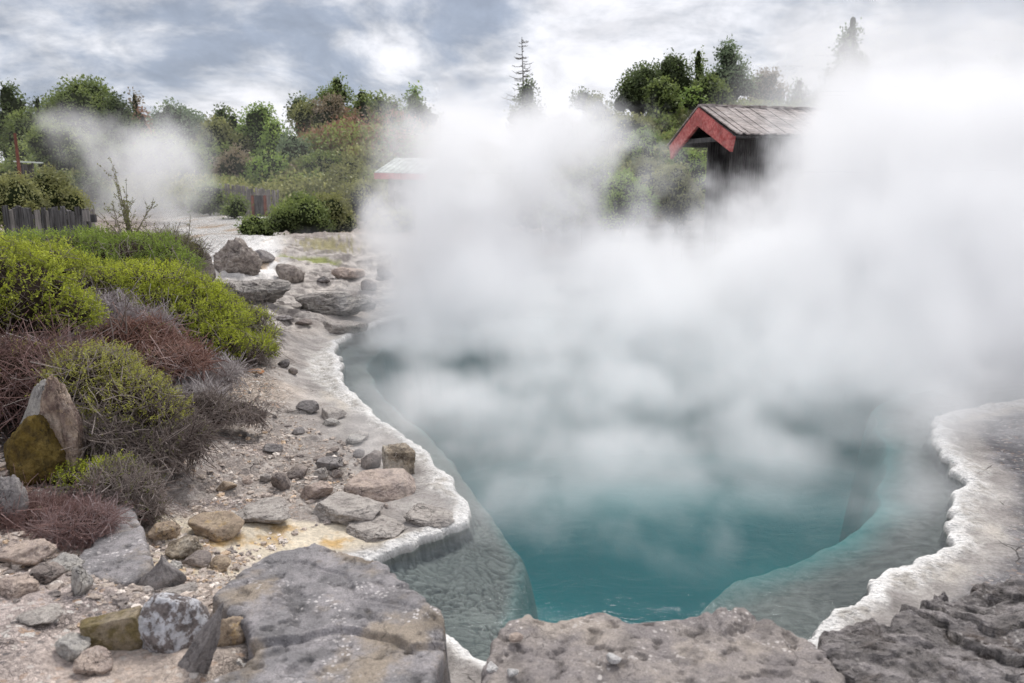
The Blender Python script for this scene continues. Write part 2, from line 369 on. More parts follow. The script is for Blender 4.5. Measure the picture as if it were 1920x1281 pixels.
def build_terrain():
    th = np.concatenate([np.radians(np.linspace(-180, -37, 60))[:-1], np.radians(np.linspace(-37, 37, 900)), np.radians(np.linspace(37, 180, 60))[1:]])
    r = np.concatenate([np.geomspace(.6, 2.3, 14)[:-1], np.geomspace(2.3, 15, 820)[:-1], np.geomspace(15, 60, 160)[:-1], np.geomspace(60, 1500, 24)])
    R, TH = np.meshgrid(r, th, indexing='ij'); x = (R * np.sin(TH)).ravel(); y = (R * np.cos(TH)).ravel()
    z, sd, dd, far, p = terrain(x, y, True)
    z = np.where(R.ravel() > 200, z + 0, z)
    n, mth = len(r), len(th)
    i = np.arange(n - 1)[:, None] * mth + np.arange(mth - 1)[None, :]
    Fq = np.stack([i, i + 1, i + mth + 1, i + mth], -1).reshape(-1, 4)[:, ::-1]
    # gravel relief and pebbly surface
    gr = sst(.5, 1.0, sd) * (1 - far); gr = gr * (1 - .6 * sst(-.12, .12, fbm(p, 1.1, 3, 33)) * sst(2.2, 1.4, sd) * sst(8.5, 7.5, y))
    vis = (R.ravel() < 16)
    f1, f2, rid = cellpat(x, y, 26, 1); g1, g2, rid2 = cellpat(x, y, 11, 5)
    z = z + gr * vis * (.012 * np.clip(f2 - f1, 0, .6) * rid + .03 * np.clip(g2 - g1, 0, .5) * (rid2 > .72))
    V = np.stack([x, y, z], 1)
    # centre cap
    V = np.concatenate([V, [[0, 0, z[:mth].mean()]]]); c = len(V) - 1
    cap = np.stack([np.arange(mth - 1), np.arange(1, mth), np.full(mth - 1, c)], 1)
    # ---- colours
    N = len(x); a = fbm(p, .8, 4, 11); b = fbm(p, 3.3, 4, 12); cfine = fbm(p, 14, 3, 13)
    def C(*v): return np.tile(np.array(v, float), (N, 1))
    def mixc(c0, c1, k): return c0 + (np.array(c1) - c0) * np.clip(k, 0, 1)[:, None]
    col = C(.56, .465, .40)                                   # gravel: pale beige with a pink cast
    col = mixc(col, [.38, .32, .285], sst(.05, .4, b))
    col = mixc(col, [.60, .50, .42], sst(0.05, .4, a))
    col = mixc(col, [.54, .465, .455], sst(8, 5, y) * sst(-1.2, -2.2, x) * .6)
    npl = sst(.35, .6, sd) * sst(8.5, 7.5, y) * sst(4.0, 4.5, y) * sst(.2, -.3, x) * sst(-3.2, -2.6, x) * sst(-.12, .12, fbm(p, 1.1, 3, 33)) * sst(2.2, 1.4, sd)
    col = mixc(col, lerp(np.array([.32, .28, .255]), np.array([.47, .42, .38]), sst(-.3, .3, cfine + b)[:, None]), npl * .85)
    # grey shelf between rim and gravel
    shelfk = sst(.95 + .25 * 1, .35, sd + .35 * a)
    col = mixc(col, lerp(np.array([.31, .285, .27]), np.array([.45, .42, .395]), sst(-.3, .4, b + .5 * a)[:, None]), shelfk)
    # stepped rock
    strk = fbm(p * [1.0, 4.5, 1], 1.3, 4, 41) + .5 * fbm(p * [1, 3, 1], 6, 3, 42); col = mixc(col, lerp(np.array([.17, .155, .148]), np.array([.52, .48, .445]), sst(-.25, .3, strk)[:, None]), far * .92)
    # right bank: violet grey, rough
    rb = sst(.9, 1.8, x) * sst(.26, .46, sd + .1 * b)
    col = mixc(col, lerp(np.array([.13, .125, .135]), np.array([.25, .24, .25]), sst(-.3, .3, b + .6 * cfine)[:, None]), rb)
    # yellow and cream crust near the near-left shore
    yc = G(430, 1015, .12); yk = np.exp(-(((x - yc[0]) / .62) ** 2 + ((y - yc[1]) / .38) ** 2) * 1.0) 
    yc2 = G(600, 1000, .08); yk = np.maximum(yk, .9 * np.exp(-(((x - yc2[0]) / .6) ** 2 + ((y - yc2[1]) / .22) ** 2)))
    yc3 = G(350, 1080, .2); yk = np.maximum(yk, .9 * np.exp(-(((x - yc3[0]) / .4) ** 2 + ((y - yc3[1]) / .22) ** 2)))
    yk = sst(.25, .6, yk + .25 * b)
    col = mixc(col, lerp(np.array([.66, .58, .46]), np.array([.55, .37, .17]), sst(0, .35, b + .3 * cfine)[:, None]), yk)
    # white terrace far left
    s = x / np.maximum(y, 1); wt = sst(-.47, -.42, s) * sst(-.27, -.31, s) * sst(14, 17, y) * sst(42, 36, y)
    wcol = lerp(np.array([.84, .82, .80]), np.array([.56, .40, .25]), (sst(.1, .4, fbm(p * [3.0, .35, 1], .8, 4, 21)) * .8)[:, None])
    wcol = mixc(wcol, [.42, .40, .38], sst(.3, .5, fbm(p * [2, 1, 1], 1.2, 4, 22)))
    col = mixc(col, wcol, wt)
    # forest floor on the hill, with clay
    hf = sst(29, 34, y) * (1 - wt)
    col = mixc(col, lerp(np.array([.055, .055, .03]), np.array([.25, .15, .10]), sst(0, .3, a)[:, None]), hf)
    # earth under the shrubs
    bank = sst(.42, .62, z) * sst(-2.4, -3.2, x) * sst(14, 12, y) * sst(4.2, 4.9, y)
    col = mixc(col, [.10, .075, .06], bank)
    mo = G(612, 474, .45)[:2]; col = mixc(col, [.30, .27, .12], .75 * sst(.45, .9, np.exp(-(((x - mo[0]) / 1.0) ** 2 + ((y - mo[1]) / .7) ** 2)) + .9 * cfine + .4 * b))
    mo = G(580, 492, .35)[:2]; col = mixc(col, [.27, .29, .11], sst(.35, .6, np.exp(-(((x - mo[0]) / .9) ** 2 + ((y - mo[1]) / .25) ** 2)) + .3 * b))
    # the white rim
    rimw = .10 + .10 * a + .08 * b + .11 * sst(3, 4, x) * sst(7, 5, y) + .22 * sst(7.5, 9.5, y) * sst(11, 9.8, y)
    rim = sst(rimw + .10, rimw - .02, sd) * sst(-.03, .0, sd)
    col = mixc(col, lerp(np.array([.66, .635, .61]), np.array([.45, .42, .385]), sst(-.15, .35, cfine + .6 * b)[:, None]), rim)
    col = mixc(col, [.76, .745, .73], rim * sst(.10, .02, sd + .06 * b) * .9)
    col = mixc(col, [.6, .54, .46], np.exp(-((sd - rimw - .08) / .05) ** 2) * .5 * sst(0, .3, a))
    # below water
    uw = sst(.0, -.04, sd)
    g3 = sst(0, .22, f2 * 0 + 1)
    u1, u2, _ = cellpat(x + .14 * pnoise(p * 3) + .05 * pnoise(p * 11), y * 1.6 + .14 * pnoise(p * 3 + 9) + .05 * pnoise(p * 11 + 5), 15, 3)
    led = lerp(np.array([.13, .14, .135]), np.array([.28, .285, .27]), np.clip(lerp(sst(.0, .3, (u2 - u1) + .3 * cfine) * (.65 + .7 * b), .55 + .8 * b + .5 * cfine, np.clip(sst(5.2, 7.0, y) + sst(1.0, 1.6, x) * .45, 0, .92)) + .3 * a, 0, 1)[:, None])
    led = led * lerp(1.0, .62, sst(1.0, 2.0, x) * sst(7.5, 6.5, y))[:, None] * (1 + .5 * cfine * sst(1.0, 2.0, x))[:, None]
    ucol = lerp(led, np.array([.02, .33, .34]), sst(lerp(.10, .40, sst(.8, 1.8, x)), lerp(-.25, -.40, sst(.8, 1.8, x)), dd + .1 * a)[:, None])
    ucol = lerp(ucol, np.array([.012, .23, .25]), sst(-.6, -1.8, dd + .3 * a)[:, None])
    col = lerp(col, ucol, uw[:, None])
    col = np.concatenate([col, col[-1:]]); grav = np.concatenate([np.maximum(gr * (1 - yk * .7) * (1 - rb * .6), rb * .35) * (1 - uw), [0]]); rim_ = np.concatenate([rim, [0]]); uw_ = np.concatenate([uw, [0]])
    return mesh('ground', V, [Fq, cap], ground_mat(), None, True, {'col': col, 'grav': grav, 'rim': rim_, 'wet': uw_})

def ground_mat():
    m, t = material('ground'); p = t.geo(); c = t.attr('col', 'Color'); gv = t.attr('grav'); rm = t.attr('rim'); wt = t.attr('wet')
    pw = t.vm('ADD', p, t.vm('SCALE', t.noise(p, 12, 3, color=True), scale=.04))
    n1 = t.noise(p, 6, 6, .65); n2 = t.noise(p, 40, 5, .7); n3 = t.noise(p, 160, 3, .6)
    dry = t.m('SUBTRACT', 1.0, wt)
    c = t.mul(c, t.m('ADD', 1.0, t.m('MULTIPLY', dry, t.mr(n1, .3, .7, -.22, .22, False))))
    c = t.mul(c, t.m('ADD', 1.0, t.m('MULTIPLY', dry, t.mr(n2, .35, .65, -.22, .18, False))))
    # gravel: individually coloured chips of three sizes
    for s, lo, hi, amt in ((31, .5, 1.35, .6), (62, .5, 1.4, .75), (120, .55, 1.35, .65)):
        rc = t.vor(pw, s, out='Color'); e = t.vor(pw, s, 'DISTANCE_TO_EDGE')
        r = t.sep(rc)[0]
        g = t.m('MULTIPLY', t.mr(r, 0, 1, lo, hi, False), t.mr(e, .0, .09, .55, 1.0))
        c = t.mix(t.m('MULTIPLY', gv, amt), c, t.mul(c, g))
    tint = t.sep(t.vor(pw, 45, out='Color'))
    c = t.mix(t.m('MULTIPLY', gv, t.mr(tint[1], .93, .95)), c, (.44, .31, .23))
    c = t.mix(t.m('MULTIPLY', gv, t.mr(tint[2], .92, .95)), c, (.70, .66, .62))
    c = t.mix(t.m('MULTIPLY', gv, t.mr(tint[0], .94, .96)), c, (.13, .12, .12))
    # fine cracks in crust
    cr = t.vor(pw, 5.5, 'DISTANCE_TO_EDGE'); ck = t.m('MULTIPLY', t.m('MULTIPLY', t.mr(cr, .03, .004), t.mr(t.noise(p, 2.1, 2), .58, .66)), t.m('SUBTRACT', dry, rm, clamp=True))
    c = t.mix(t.m('MULTIPLY', ck, .7), c, (.07, .06, .055))
    h = t.m('ADD', t.m('ADD', n1, t.m('MULTIPLY', n2, .55)), t.m('MULTIPLY', n3, .18))
    vb = t.vor(pw, 34); h = t.m('ADD', h, t.m('MULTIPLY', rm, t.m('MULTIPLY', t.mr(vb, 0, .7, 1, 0), .8)))
    vg = t.vor(pw, 62, 'DISTANCE_TO_EDGE'); h = t.m('ADD', h, t.m('MULTIPLY', gv, t.m('MULTIPLY', t.mr(vg, 0, .2), .5)))
    h = t.m('SUBTRACT', h, ck)
    principled(t, c, .9, t.bump(h, .8, .02), .2)
    return m
ground = build_terrain(); tag(ground, 'pale sinter, gravel and crust around the steaming hot pool', None, kind='structure')

# ------------------------------------------------------------------ water
def build_water():
    m, t = material('hot_pool_water'); p = t.geo()
    ang = t.vm('MULTIPLY', t.vm('ADD', p, t.vm('SCALE', t.noise(p, .7, 3, color=True), scale=1.2)), (1, 2.6, 1))
    h = t.m('ADD', t.m('MULTIPLY', t.noise(ang, 5, 4, .55), .6), t.m('MULTIPLY', t.noise(ang, 17, 3, .5), .25))
    bn = t.bump(h, .3, .03)
    tr = t.n('ShaderNodeBsdfTransparent'); t.put(tr.inputs[0], (.93, .985, .985))
    gl = t.n('ShaderNodeBsdfGlossy'); gl.inputs['Roughness'].default_value = .06; t.put(gl.inputs['Normal'], bn); t.put(gl.inputs[0], (.9, .92, .95))
    fr = t.n('ShaderNodeFresnel'); fr.inputs['IOR'].default_value = 1.33; t.put(fr.inputs['Normal'], bn)
    mx = t.n('ShaderNodeMixShader'); t.put(mx.inputs[0], t.m('MULTIPLY', fr.outputs[0], .9)); t.nt.links.new(tr.outputs[0], mx.inputs[1]); t.nt.links.new(gl.outputs[0], mx.inputs[2])
    t.nt.links.new(mx.outputs[0], t.out.inputs['Surface'])
    # a flat sheet a little wider than the pool, hidden by the bank
    ring = POOLs; c = ring.mean(0); out = c + (ring - c) * 1.0
    # offset outwards by normals
    tn = np.roll(ring, -1, 0) - np.roll(ring, 1, 0); nrm = np.stack([tn[:, 1], -tn[:, 0]], 1); nrm /= np.linalg.norm(nrm, axis=1)[:, None] + 1e-9
    A = .5 * np.sum(ring[:, 0] * np.roll(ring[:, 1], -1) - np.roll(ring[:, 0], -1) * ring[:, 1])
    out = ring + nrm * .22 * (1 if A > 0 else -1)
    me = bpy.data.meshes.new('pool_water'); me.from_pydata([(a, b, 0.0) for a, b in out], [], [list(range(len(out)))]); me.update()
    me.materials.append(m); o = bpy.data.objects.new('pool_water', me); COL.objects.link(o)
    if me.polygons[0].normal.z < 0: me.flip_normals()
    return tag(o, 'clear teal water of the steaming hot spring pool', 'water', kind='structure')
build_water()

# ------------------------------------------------------------------ rocks
import bmesh
_ico = {}
def ico(sub):
    if sub not in _ico:
        bm = bmesh.new(); bmesh.ops.create_icosphere(bm, subdivisions=sub, radius=1); bm.verts.ensure_lookup_table()
        _ico[sub] = (np.array([v.co[:] for v in bm.verts]), np.array([[v.index for v in f.verts] for f in bm.faces])); bm.free()
    return _ico[sub]
def rock_vf(size, seed, sub=5, planes=13, rough=.06, flat_top=False, boxy=0.0, edge=.0, taper=0.0):
    planes = max(planes, 12)
    r = np.random.default_rng(seed); D, Fc = ico(sub)
    n = unit(r.normal(size=(planes, 3)) * [1, 1, .8]); d = r.uniform(.55, 1.0, planes)
    if boxy: n = np.concatenate([n, [[1, 0, 0], [-1, 0, 0], [0, 1, 0], [0, -1, 0], [0, 0, 1]]]); n = unit(n + r.normal(size=n.shape) * .06); d = np.concatenate([d + .25 * boxy, [.62, .62, .6, .6, .58]])
    if flat_top: n = np.concatenate([n, unit(np.array([[.07, .05, 1.0]]))]); d = np.concatenate([d, [.5]])
    q = np.clip(D @ n.T, .05, None); rr = (d[None, :] / q)
    R = -np.log(np.exp(-rr * 55).sum(1) + np.exp(-55 * 1.05)) / 55   # soft minimum: slightly worn edges
    R = np.clip(R, .2, 1.2)
    V = D * R[:, None]
    V += D * (fbm(V, 2.2, 4, seed % 50) * rough * 2.0 + (ridge(V, 5, 3, seed % 50 + 3) - .6) * rough * .9 + fbm(V, 16, 2, seed % 50 + 5) * rough * .5)[:, None]
    cav_shade = sst(.02, .32, -fbm(V, 5, 3, seed % 50 + 3)) * .7 + .5 * sst(-.15, -.75, V[:, 2])  # mask of painted shade: hollows and the lower side of the stone
    V = V * np.stack([1 - taper * (V[:, 2] + .5), 1 - taper * .6 * (V[:, 2] + .5), np.ones(len(V))], 1)
    V *= np.array(size) / 2 / np.array([.9, .9, .85 if not flat_top else .7])
    return V, Fc, cav_shade
NROCK = [0]; WS, HS = .86, .64
def rock(name, px, py, w, h, mat, label, depth=1.0, rot=0.0, tilt=(0, 0), sub=5, seed=None, sink=.36, cat='rock', group=None, Y=None, z=None, **kw):
    """px, py: middle of the stone's foot in the photograph; w, h: its size in photograph pixels"""
    NROCK[0] += 1; seed = seed or 100 + NROCK[0]
    g = on_ground(px, py) if Y is None else P(px, py, Y)
    if z is not None: g = G(px, py, z)
    dist = np.linalg.norm(g - np.array([0, 0, CAMZ])); s = dist / F
    W, H = w * s * WS, h * s * HS
    V, Fc, cav_shade = rock_vf((W, W * depth, H * (1 + sink)), seed, sub, **kw)
    ax, ay = radians(tilt[0]), radians(tilt[1]); Rx = np.array([[1, 0, 0], [0, cos(ax), -sin(ax)], [0, sin(ax), cos(ax)]]); Ry = np.array([[cos(ay), 0, sin(ay)], [0, 1, 0], [-sin(ay), 0, cos(ay)]])
    V = V @ (Rx @ Ry).T; V = V * 1.0
    V[:, 2] -= V[:, 2].min() + H * sink * 1.05
    o = mesh(name, V, Fc, M[mat], None, True, {'cav_shade': cav_shade}); o.location = (g[0], g[1] + W * depth * .35, tz(g[0], g[1] + W * depth * .35) if (z is None and Y is None) else g[2]); o.rotation_euler[2] = radians(rot)
    return tag(o, label, cat, group)

def slab(name, poly, ztop, mat, label, thick=.4, seed=1, step=.006, relief=.02, steps=None, edge=.034, tilt=(0, 0), ragged=.03, strata=0.0, pits=.9):
    """a broad broken slab: a relief top inside an outline with ragged, undercut sides"""
    pts = np.array([G(a, b, ztop)[:2] for a, b in poly]); pc = pts.mean(0)
    x0, y0 = pts.min(0) - .08; x1, y1 = pts.max(0) + .08
    xs = np.arange(x0, x1, step); ys = np.arange(y0, y1, step); X, Y = np.meshgrid(xs, ys, indexing='ij'); x = X.ravel(); y = Y.ravel(); p = xy0(x, y)
    d = -sdist_exact(x, y, pts) + ragged * fbm(p, 5, 5, seed) * 1.3 + ragged * .7 * fbm(p, 18, 3, seed + 1)
    z = ztop + relief * 1.5 * fbm(p, 1.8, 4, seed + 2) + relief * .55 * fbm(p, 9, 4, seed + 3) + (x - pc[0]) * tilt[0] + (y - pc[1]) * tilt[1]
    if steps is not None:                                   # raised plates separated by little scarps
        for (pl, dz) in steps:
            q = np.array([G(a, b, ztop)[:2] for a, b in pl]); e = -sdist_exact(x, y, q) + .03 * fbm(p, 6, 3, seed + 9)
            z = z + dz * sst(-.006, .012, e) - .012 * np.exp(-((e + .012) / .012) ** 2)
    pit = fbm(p, 13, 4, seed + 6); z = z - relief * pits * sst(.12, .4, pit); cav_shade = sst(.05, .35, pit) * .6 + .6 * sst(.05, .4, -fbm(p, 7, 4, seed + 4))  # pits and low spots carry painted shade
    if strata:
        ph = (y * 1.0 + x * .42) * 5.2 + 2.6 * fbm(p, 1.5, 5, seed + 12) + .5 * fbm(p, 7, 3, seed + 14); sw = ph - np.floor(ph); hgt = fbm(np.stack([np.floor(ph) * .71, x * 1.2, y * 0], 1), 1.0, 2, 3)
        st_ = (1 - sw) ** .6 * (.7 + 1.2 * hgt); gt = .25 + .75 * sst(-.15, .25, fbm(p, 1.7, 3, seed + 20)); z = z + strata * st_ * gt + fbm(p, 3.5, 5, seed + 22) * .07 + strata * .45 * ridge(p * [1, 2.5, 1], 6, 3, seed); cav_shade = np.clip(cav_shade * .8 + (1.0 * sst(.82, 1.0, sw) + .4 * sst(.08, 0, sw)) * gt, 0, 1)  # strata crevices darkened too, as painted shade
    roundk = np.clip(1 - d / edge, 0, 1); z = z - edge * .55 * roundk ** 2.2
    out = np.clip(-d, 0, 1); z = z - np.minimum(out * 14, thick) - .0
    keep = (d > -.045)
    nx, ny = X.shape; idx = np.arange(nx * ny).reshape(nx, ny)
    Fq = np.stack([idx[:-1, :-1], idx[1:, :-1], idx[1:, 1:], idx[:-1, 1:]], -1).reshape(-1, 4)
    Fq = Fq[keep[Fq].all(1)]; used = np.unique(Fq); mp = -np.ones(nx * ny, int); mp[used] = np.arange(len(used))
    V = np.stack([x, y, z], 1)[used]; V -= np.array([pc[0], pc[1], 0])
    o = mesh(name, V, mp[Fq], M[mat], None, True, {'cav_shade': np.clip(cav_shade[used], 0, 1)}); o.location = (pc[0], pc[1], 0)
    return tag(o, label, 'rock slab')
if 'rock' not in FAST:
    slab('rock_slab', [(398,1118),(430,1090),(470,1062),(520,1038),(590,1022),(645,1036),(720,1060),(765,1100),(828,1150),(838,1200),(812,1281),(800,1500),(250,1500),(330,1290),(420,1262),(478,1228),(462,1180),(405,1135)], .47, 'slab',
         'big grey slab with a crack across it, left of the gap to the water', seed=21, relief=.016,
         steps=[([(380,1000),(900,1000),(900,1195),(830,1205),(770,1215),(740,1195),(690,1182),(600,1184),(550,1200),(480,1215),(380,1180)], .022), ([(560,1060),(640,1085),(660,1130),(780,1150),(840,1190),(760,1215),(690,1180),(560,1175),(540,1120)], -.012)])
    slab('rock_slab', [(948,1158),(990,1146),(1040,1160),(1080,1152),(1120,1142),(1180,1158),(1250,1152),(1330,1142),(1395,1136),(1412,1148),(1440,1152),(1490,1178),(1530,1205),(1580,1270),(1640,1500),(800,1500),(888,1281),(928,1190)], .51, 'slab2',
         'broad brown slab strewn with white chips along the bottom middle', seed=33, relief=.02, ragged=.045,
         steps=[([(1000,1130),(1300,1130),(1320,1190),(1260,1230),(1180,1210),(1100,1235),(1010,1220)], -.010), ([(1340,1130),(1430,1140),(1400,1175),(1350,1185)], .012)])
    slab('layered_rock', [(1545,1190),(1600,1175),(1660,1172),(1700,1145),(1735,1120),(1800,1108),(1860,1108),(1930,1092),(2100,1080),(2300,1500),(1640,1500),(1590,1290),(1540,1222)], .42, 'dark',
         'dark rough layered rock filling the bottom right corner', seed=45, relief=.03, ragged=.06, strata=.05, pits=.3, steps=None)
    slab('rock_slab', [(165,930),(200,905),(240,930),(262,985),(285,1035),(282,1075),(230,1092),(170,1082),(120,1060),(170,1020),(160,970)], .42, 'slab',
         'flat grey slab behind the mauve grass at the lower left', seed=57, relief=.014, step=.008)

    R_ = rock
    R_('upright_rock', 115, 905, 82, 215, 'upright', 'tall upright pink and brown rock standing among the shrubs', depth=.8, tilt=(0, -4), seed=5, sub=6, rough=.09, taper=.25)
    R_('pale_rock', 70, 860, 62, 165, 'pale', 'pale grey rock leaning behind the upright pink rock', depth=.8, tilt=(0, 20), seed=6)
    R_('mossy_rock', 45, 915, 105, 140, 'moss', 'ochre moss covered rock sloping down left of the upright rock', depth=.8, tilt=(0, 25), seed=8, sub=6)
    R_('grey_rock', 5, 985, 60, 100, 'slate', 'smooth grey rock cut off by the left edge, above the mauve grass', depth=1, seed=9)
    R_('pale_stone', 82, 905+8, 22, 20, 'pink', 'small round pink pebble below the ochre moss rock', seed=10, sub=4)
    R_('standing_stone', 145, 1118, 44, 58, 'pale', 'pale rounded stone sitting on gravel below the flat slab', depth=.8, seed=11, tilt=(0, 15))
    R_('stone_block', 205, 1226, 155, 84, 'block', 'long squared block with mossy yellow face, left of the oval stone', depth=.35, rot=12, boxy=1, seed=12, rough=.03, tilt=(0, -8))
    R_('oval_stone', 305, 1222, 140, 132, 'lich', 'oval dark stone with a white lichen border', depth=.9, seed=14, planes=46, rough=.03, sub=6, flat_top=True, tilt=(-14, 8))
    R_('rock_wedge', 382, 1275, 78, 165, 'slate', 'narrow dark wedge of rock leaning between oval stone and big slab', depth=.6, tilt=(0, 25), seed=15, sub=6, taper=.5)
    R_('pointed_rock', 300, 1108, 95, 84, 'slate', 'dark triangular rock pointing up at the right end of the flat slab', depth=.6, seed=177, taper=.75)
    R_('flat_stone', 335, 1122, 70, 22, 'grey', 'low flat grey stone at the right foot of the triangular rock', seed=18)
    for k_, (px, py, w, h, mt_, lab) in enumerate([(25,1065,90,50,'pink','rough pinkish rock under the mauve grass at the left edge'),(70,1098,60,34,'brown','brown rock lowest in the rubble heap at the left edge'),(15,1125,80,36,'pink','flat pinkish rock cut by the left edge below the rubble'),
            (110,1072,56,34,'pale','pale pinkish rock between the mauve grass and the flat slab'),(130,1245,60,40,'pale','whitish broken rock at the foot of the mossy block'),(170,1268,70,40,'pink','pinkish rock at the bottom edge left of the mossy block foot'),
            (60,1180,70,22,'grey','thin grey plate half buried in the gravel at the left'),(420,1215,70,60,'tan','brownish rock filling the notch at the left side of the big slab'),(445,1180,46,36,'pink','pinkish rock above the brownish one in the notch of the big slab')]):
        R_('rubble_stone', px, py, w, h, mt_, lab, seed=200 + k_, rough=.09)
    R_('tan_boulder', 392, 1016, 105, 54, 'tan', 'smooth tan boulder beside the yellow crust', depth=.8, seed=19, planes=7, rough=.04)
    R_('yellow_rock', 295, 1018, 60, 40, 'tan', 'small orange yellow rock left of the tan boulder', seed=20, rough=.08)
    R_('lichen_rock', 340, 1052, 66, 44, 'speck', 'rough speckled rock with dark green base below the tan boulder', seed=22, rough=.08)
    R_('flat_stone', 365, 1066, 56, 26, 'brown', 'dark brown flat stone wedged left of its tan neighbour on cream crust', seed=23)
    R_('flat_stone', 405, 1070, 48, 24, 'tan', 'flat tan stone resting on the cream crust', seed=24)
    R_('pale_stone', 322, 1070, 34, 18, 'pale', 'small pale stone left of the dark brown flat stone', seed=25)
    R_('boulder', 744, 893, 90, 74, 'speck', 'blocky speckled boulder nearest the water on the left bank', depth=.9, boxy=.8, seed=26, sub=6, rough=.06, rot=20)
    R_('rock_slab', 706, 942, 140, 42, 'pink', 'broad pinkish slab just below the speckled boulder', depth=1.0, seed=27, flat_top=True, sub=6, rot=-20, rough=.03, tilt=(4, 5))
    R_('brown_stone', 692, 880, 42, 34, 'brown', 'dark brown angular stone touching the speckled boulder on its left', seed=28)
    R_('brown_stone', 703, 862, 30, 20, 'brown', 'small brown stone tucked behind the dark angular one', seed=29)
    R_('wedge_stone', 620, 884, 62, 26, 'slate', 'smooth grey wedge stone in the middle of the gravel', depth=.7, seed=30, planes=7)
    R_('dark_stone', 524, 920, 38, 36, 'brown', 'dark pointed stone leaning at the gravel hollow', seed=31, tilt=(0, 30))
    R_('dark_stone', 556, 898, 44, 22, 'brown', 'dark flat stone leaning behind the dark pointed stone', seed=32, rot=-15)
    R_('grey_stone', 505, 850, 44, 16, 'slate', 'flat grey stone alone on the gravel, level with the red speck', depth=.7, seed=34)
    R_('dark_stone', 556, 816, 28, 14, 'slate', 'small dark stone alone above the gravel middle', seed=35)
    R_('grey_stone', 577, 776, 50, 24, 'slate', 'grey oval stone at the top of the gravel, beside the cracked crust', depth=.7, seed=36, planes=8)
    R_('flat_stone', 622, 788, 60, 22, 'grey', 'thin broken grey plate right of the grey oval stone', seed=37, flat_top=True, rough=.03)
    R_('pale_stone', 620, 800, 40, 12, 'pale', 'thin whitish stone under the broken grey plate', seed=38)
    R_('grey_stone', 670, 825, 40, 16, 'grey', 'light grey stone between the whitish stone and the speckled boulder', seed=39)
    R_('grey_stone', 665, 834, 46, 16, 'pale', 'pale flat stone lowest of the pair above the brown stones', seed=40)
    R_('dark_stone', 672, 858, 26, 14, 'slate', 'little dark stone left of the small brown stone', seed=41)
    R_('dark_stone', 624, 850, 26, 10, 'brown', 'thin dark stone above the grey wedge stone', seed=42)
    R_('dark_stone', 597, 866, 28, 12, 'brown', 'small dark stone touching the back of the wedge stone', seed=43)
    R_('grey_stone', 602, 902, 30, 18, 'grey', 'rounded grey stone below the wedge stone', seed=44)
    R_('dark_stone', 630, 898, 26, 16, 'brown', 'crumbly dark stone right of the rounded grey stone', seed=46)
    R_('tan_stone', 420, 922, 38, 22, 'tan', 'tan stone at the left edge of the gravel', seed=47)
    R_('tan_stone', 460, 908, 28, 12, 'pink', 'flat pink stone right of the tan stone', seed=48)
    R_('grey_stone', 497, 905, 28, 16, 'grey', 'speckled grey stone left of the dark pointed stone', seed=49)
    R_('rock_ledge', 640, 985, 150, 40, 'grey', 'rounded grey rock ledge below the pinkish slab', depth=.9, seed=50, flat_top=True, sub=6, sink=.5, rough=.05)
    R_('pale_rock', 585, 940, 66, 34, 'pink', 'whitish knobbly rock left of the rounded ledge', seed=51, rough=.09)
    R_('crust_rock', 800, 985, 110, 20, 'grey', 'low grey crusted rock near the tip of the left bank', seed=52, sink=.6, sub=6, flat_top=True)
    R_('grey_rock', 700, 1010, 110, 20, 'grey', 'low smooth grey rock beside the yellow crust at the shore', seed=53, sink=.6, sub=6, flat_top=True)
    R_('crust_rock', 480, 985, 120, 22, 'grey', 'long grey crusted rock step left of the gravel hollow', seed=54, sink=.5, sub=6, rot=20, flat_top=True)
    R_('orange_stone', 477, 703, 30, 11, 'orange', 'small orange and white stone below the lime green shrub tip', seed=55)
    # far left bank
    R_('craggy_rock', 430, 512, 104, 74, 'craggy', 'big craggy brown rock on the far left bank', depth=.8, seed=61, sub=6, rough=.12, taper=.2)
    R_('standing_rock', 372, 524, 54, 66, 'craggy', 'pointed brown rock leaning left of the big craggy rock', seed=62, rough=.06, planes=8)
    R_('red_rock', 458, 497, 30, 30, 'brown', 'small reddish rock on the right shoulder of the craggy rock', seed=63)
    R_('grey_boulder', 490, 495, 42, 26, 'slate', 'dark grey boulder right of the small reddish rock', seed=64)
    R_('boulder', 535, 528, 64, 44, 'craggy', 'rounded grey boulder wrapped in thin steam', seed=65, rough=.06)
    R_('layered_rock', 462, 572, 150, 56, 'greyl', 'wide layered grey rock shelf above the green shrubs', depth=.9, seed=66, sub=6, flat_top=True, rough=.08)
    R_('layered_rock', 610, 590, 150, 48, 'greyl', 'dark layered outcrop with an overhang, middle of the far left bank', depth=.8, seed=67, sub=6, rough=.1, rot=10)
    R_('lichen_rock', 672, 580, 62, 42, 'greyl', 'jagged outcrop with yellowish lichen beside the steam', seed=68, sub=6, rough=.1)
    R_('pink_rock', 652, 524, 70, 26, 'pink', 'low pinkish rock right of the rounded boulder', seed=69, rough=.06)
    R_('dark_rock', 606, 535, 26, 16, 'dark', 'small dark rock between the rounded boulder and the pinkish rock', seed=70)
    R_('dark_rock', 690, 550, 34, 24, 'brown', 'dark brown rock at the edge of the steam', seed=71)
    R_('dark_rock', 720, 525, 40, 34, 'slate', 'dark grey rock half lost in the steam', seed=72)
    R_('flat_stone', 528, 602, 44, 10, 'dark', 'thin dark stone plate above the green shrub tip', seed=73)
    R_('flat_stone', 568, 612, 34, 14, 'brown', 'short brown stone plate right of the thin dark plate', seed=74)
    R_('white_stone', 552, 528, 10, 8, 'pebble', 'tiny white stone at the foot of the rounded boulder', seed=75, sub=4)
    R_('grey_rock', 640, 626, 90, 26, 'grey', 'smooth grey rock where the white rim begins', seed=76, sink=.6, sub=6, flat_top=True)
    R_('dark_stone', 530, 690, 24, 20, 'dark', 'dark lump at the start of the cracked crust line', seed=77)
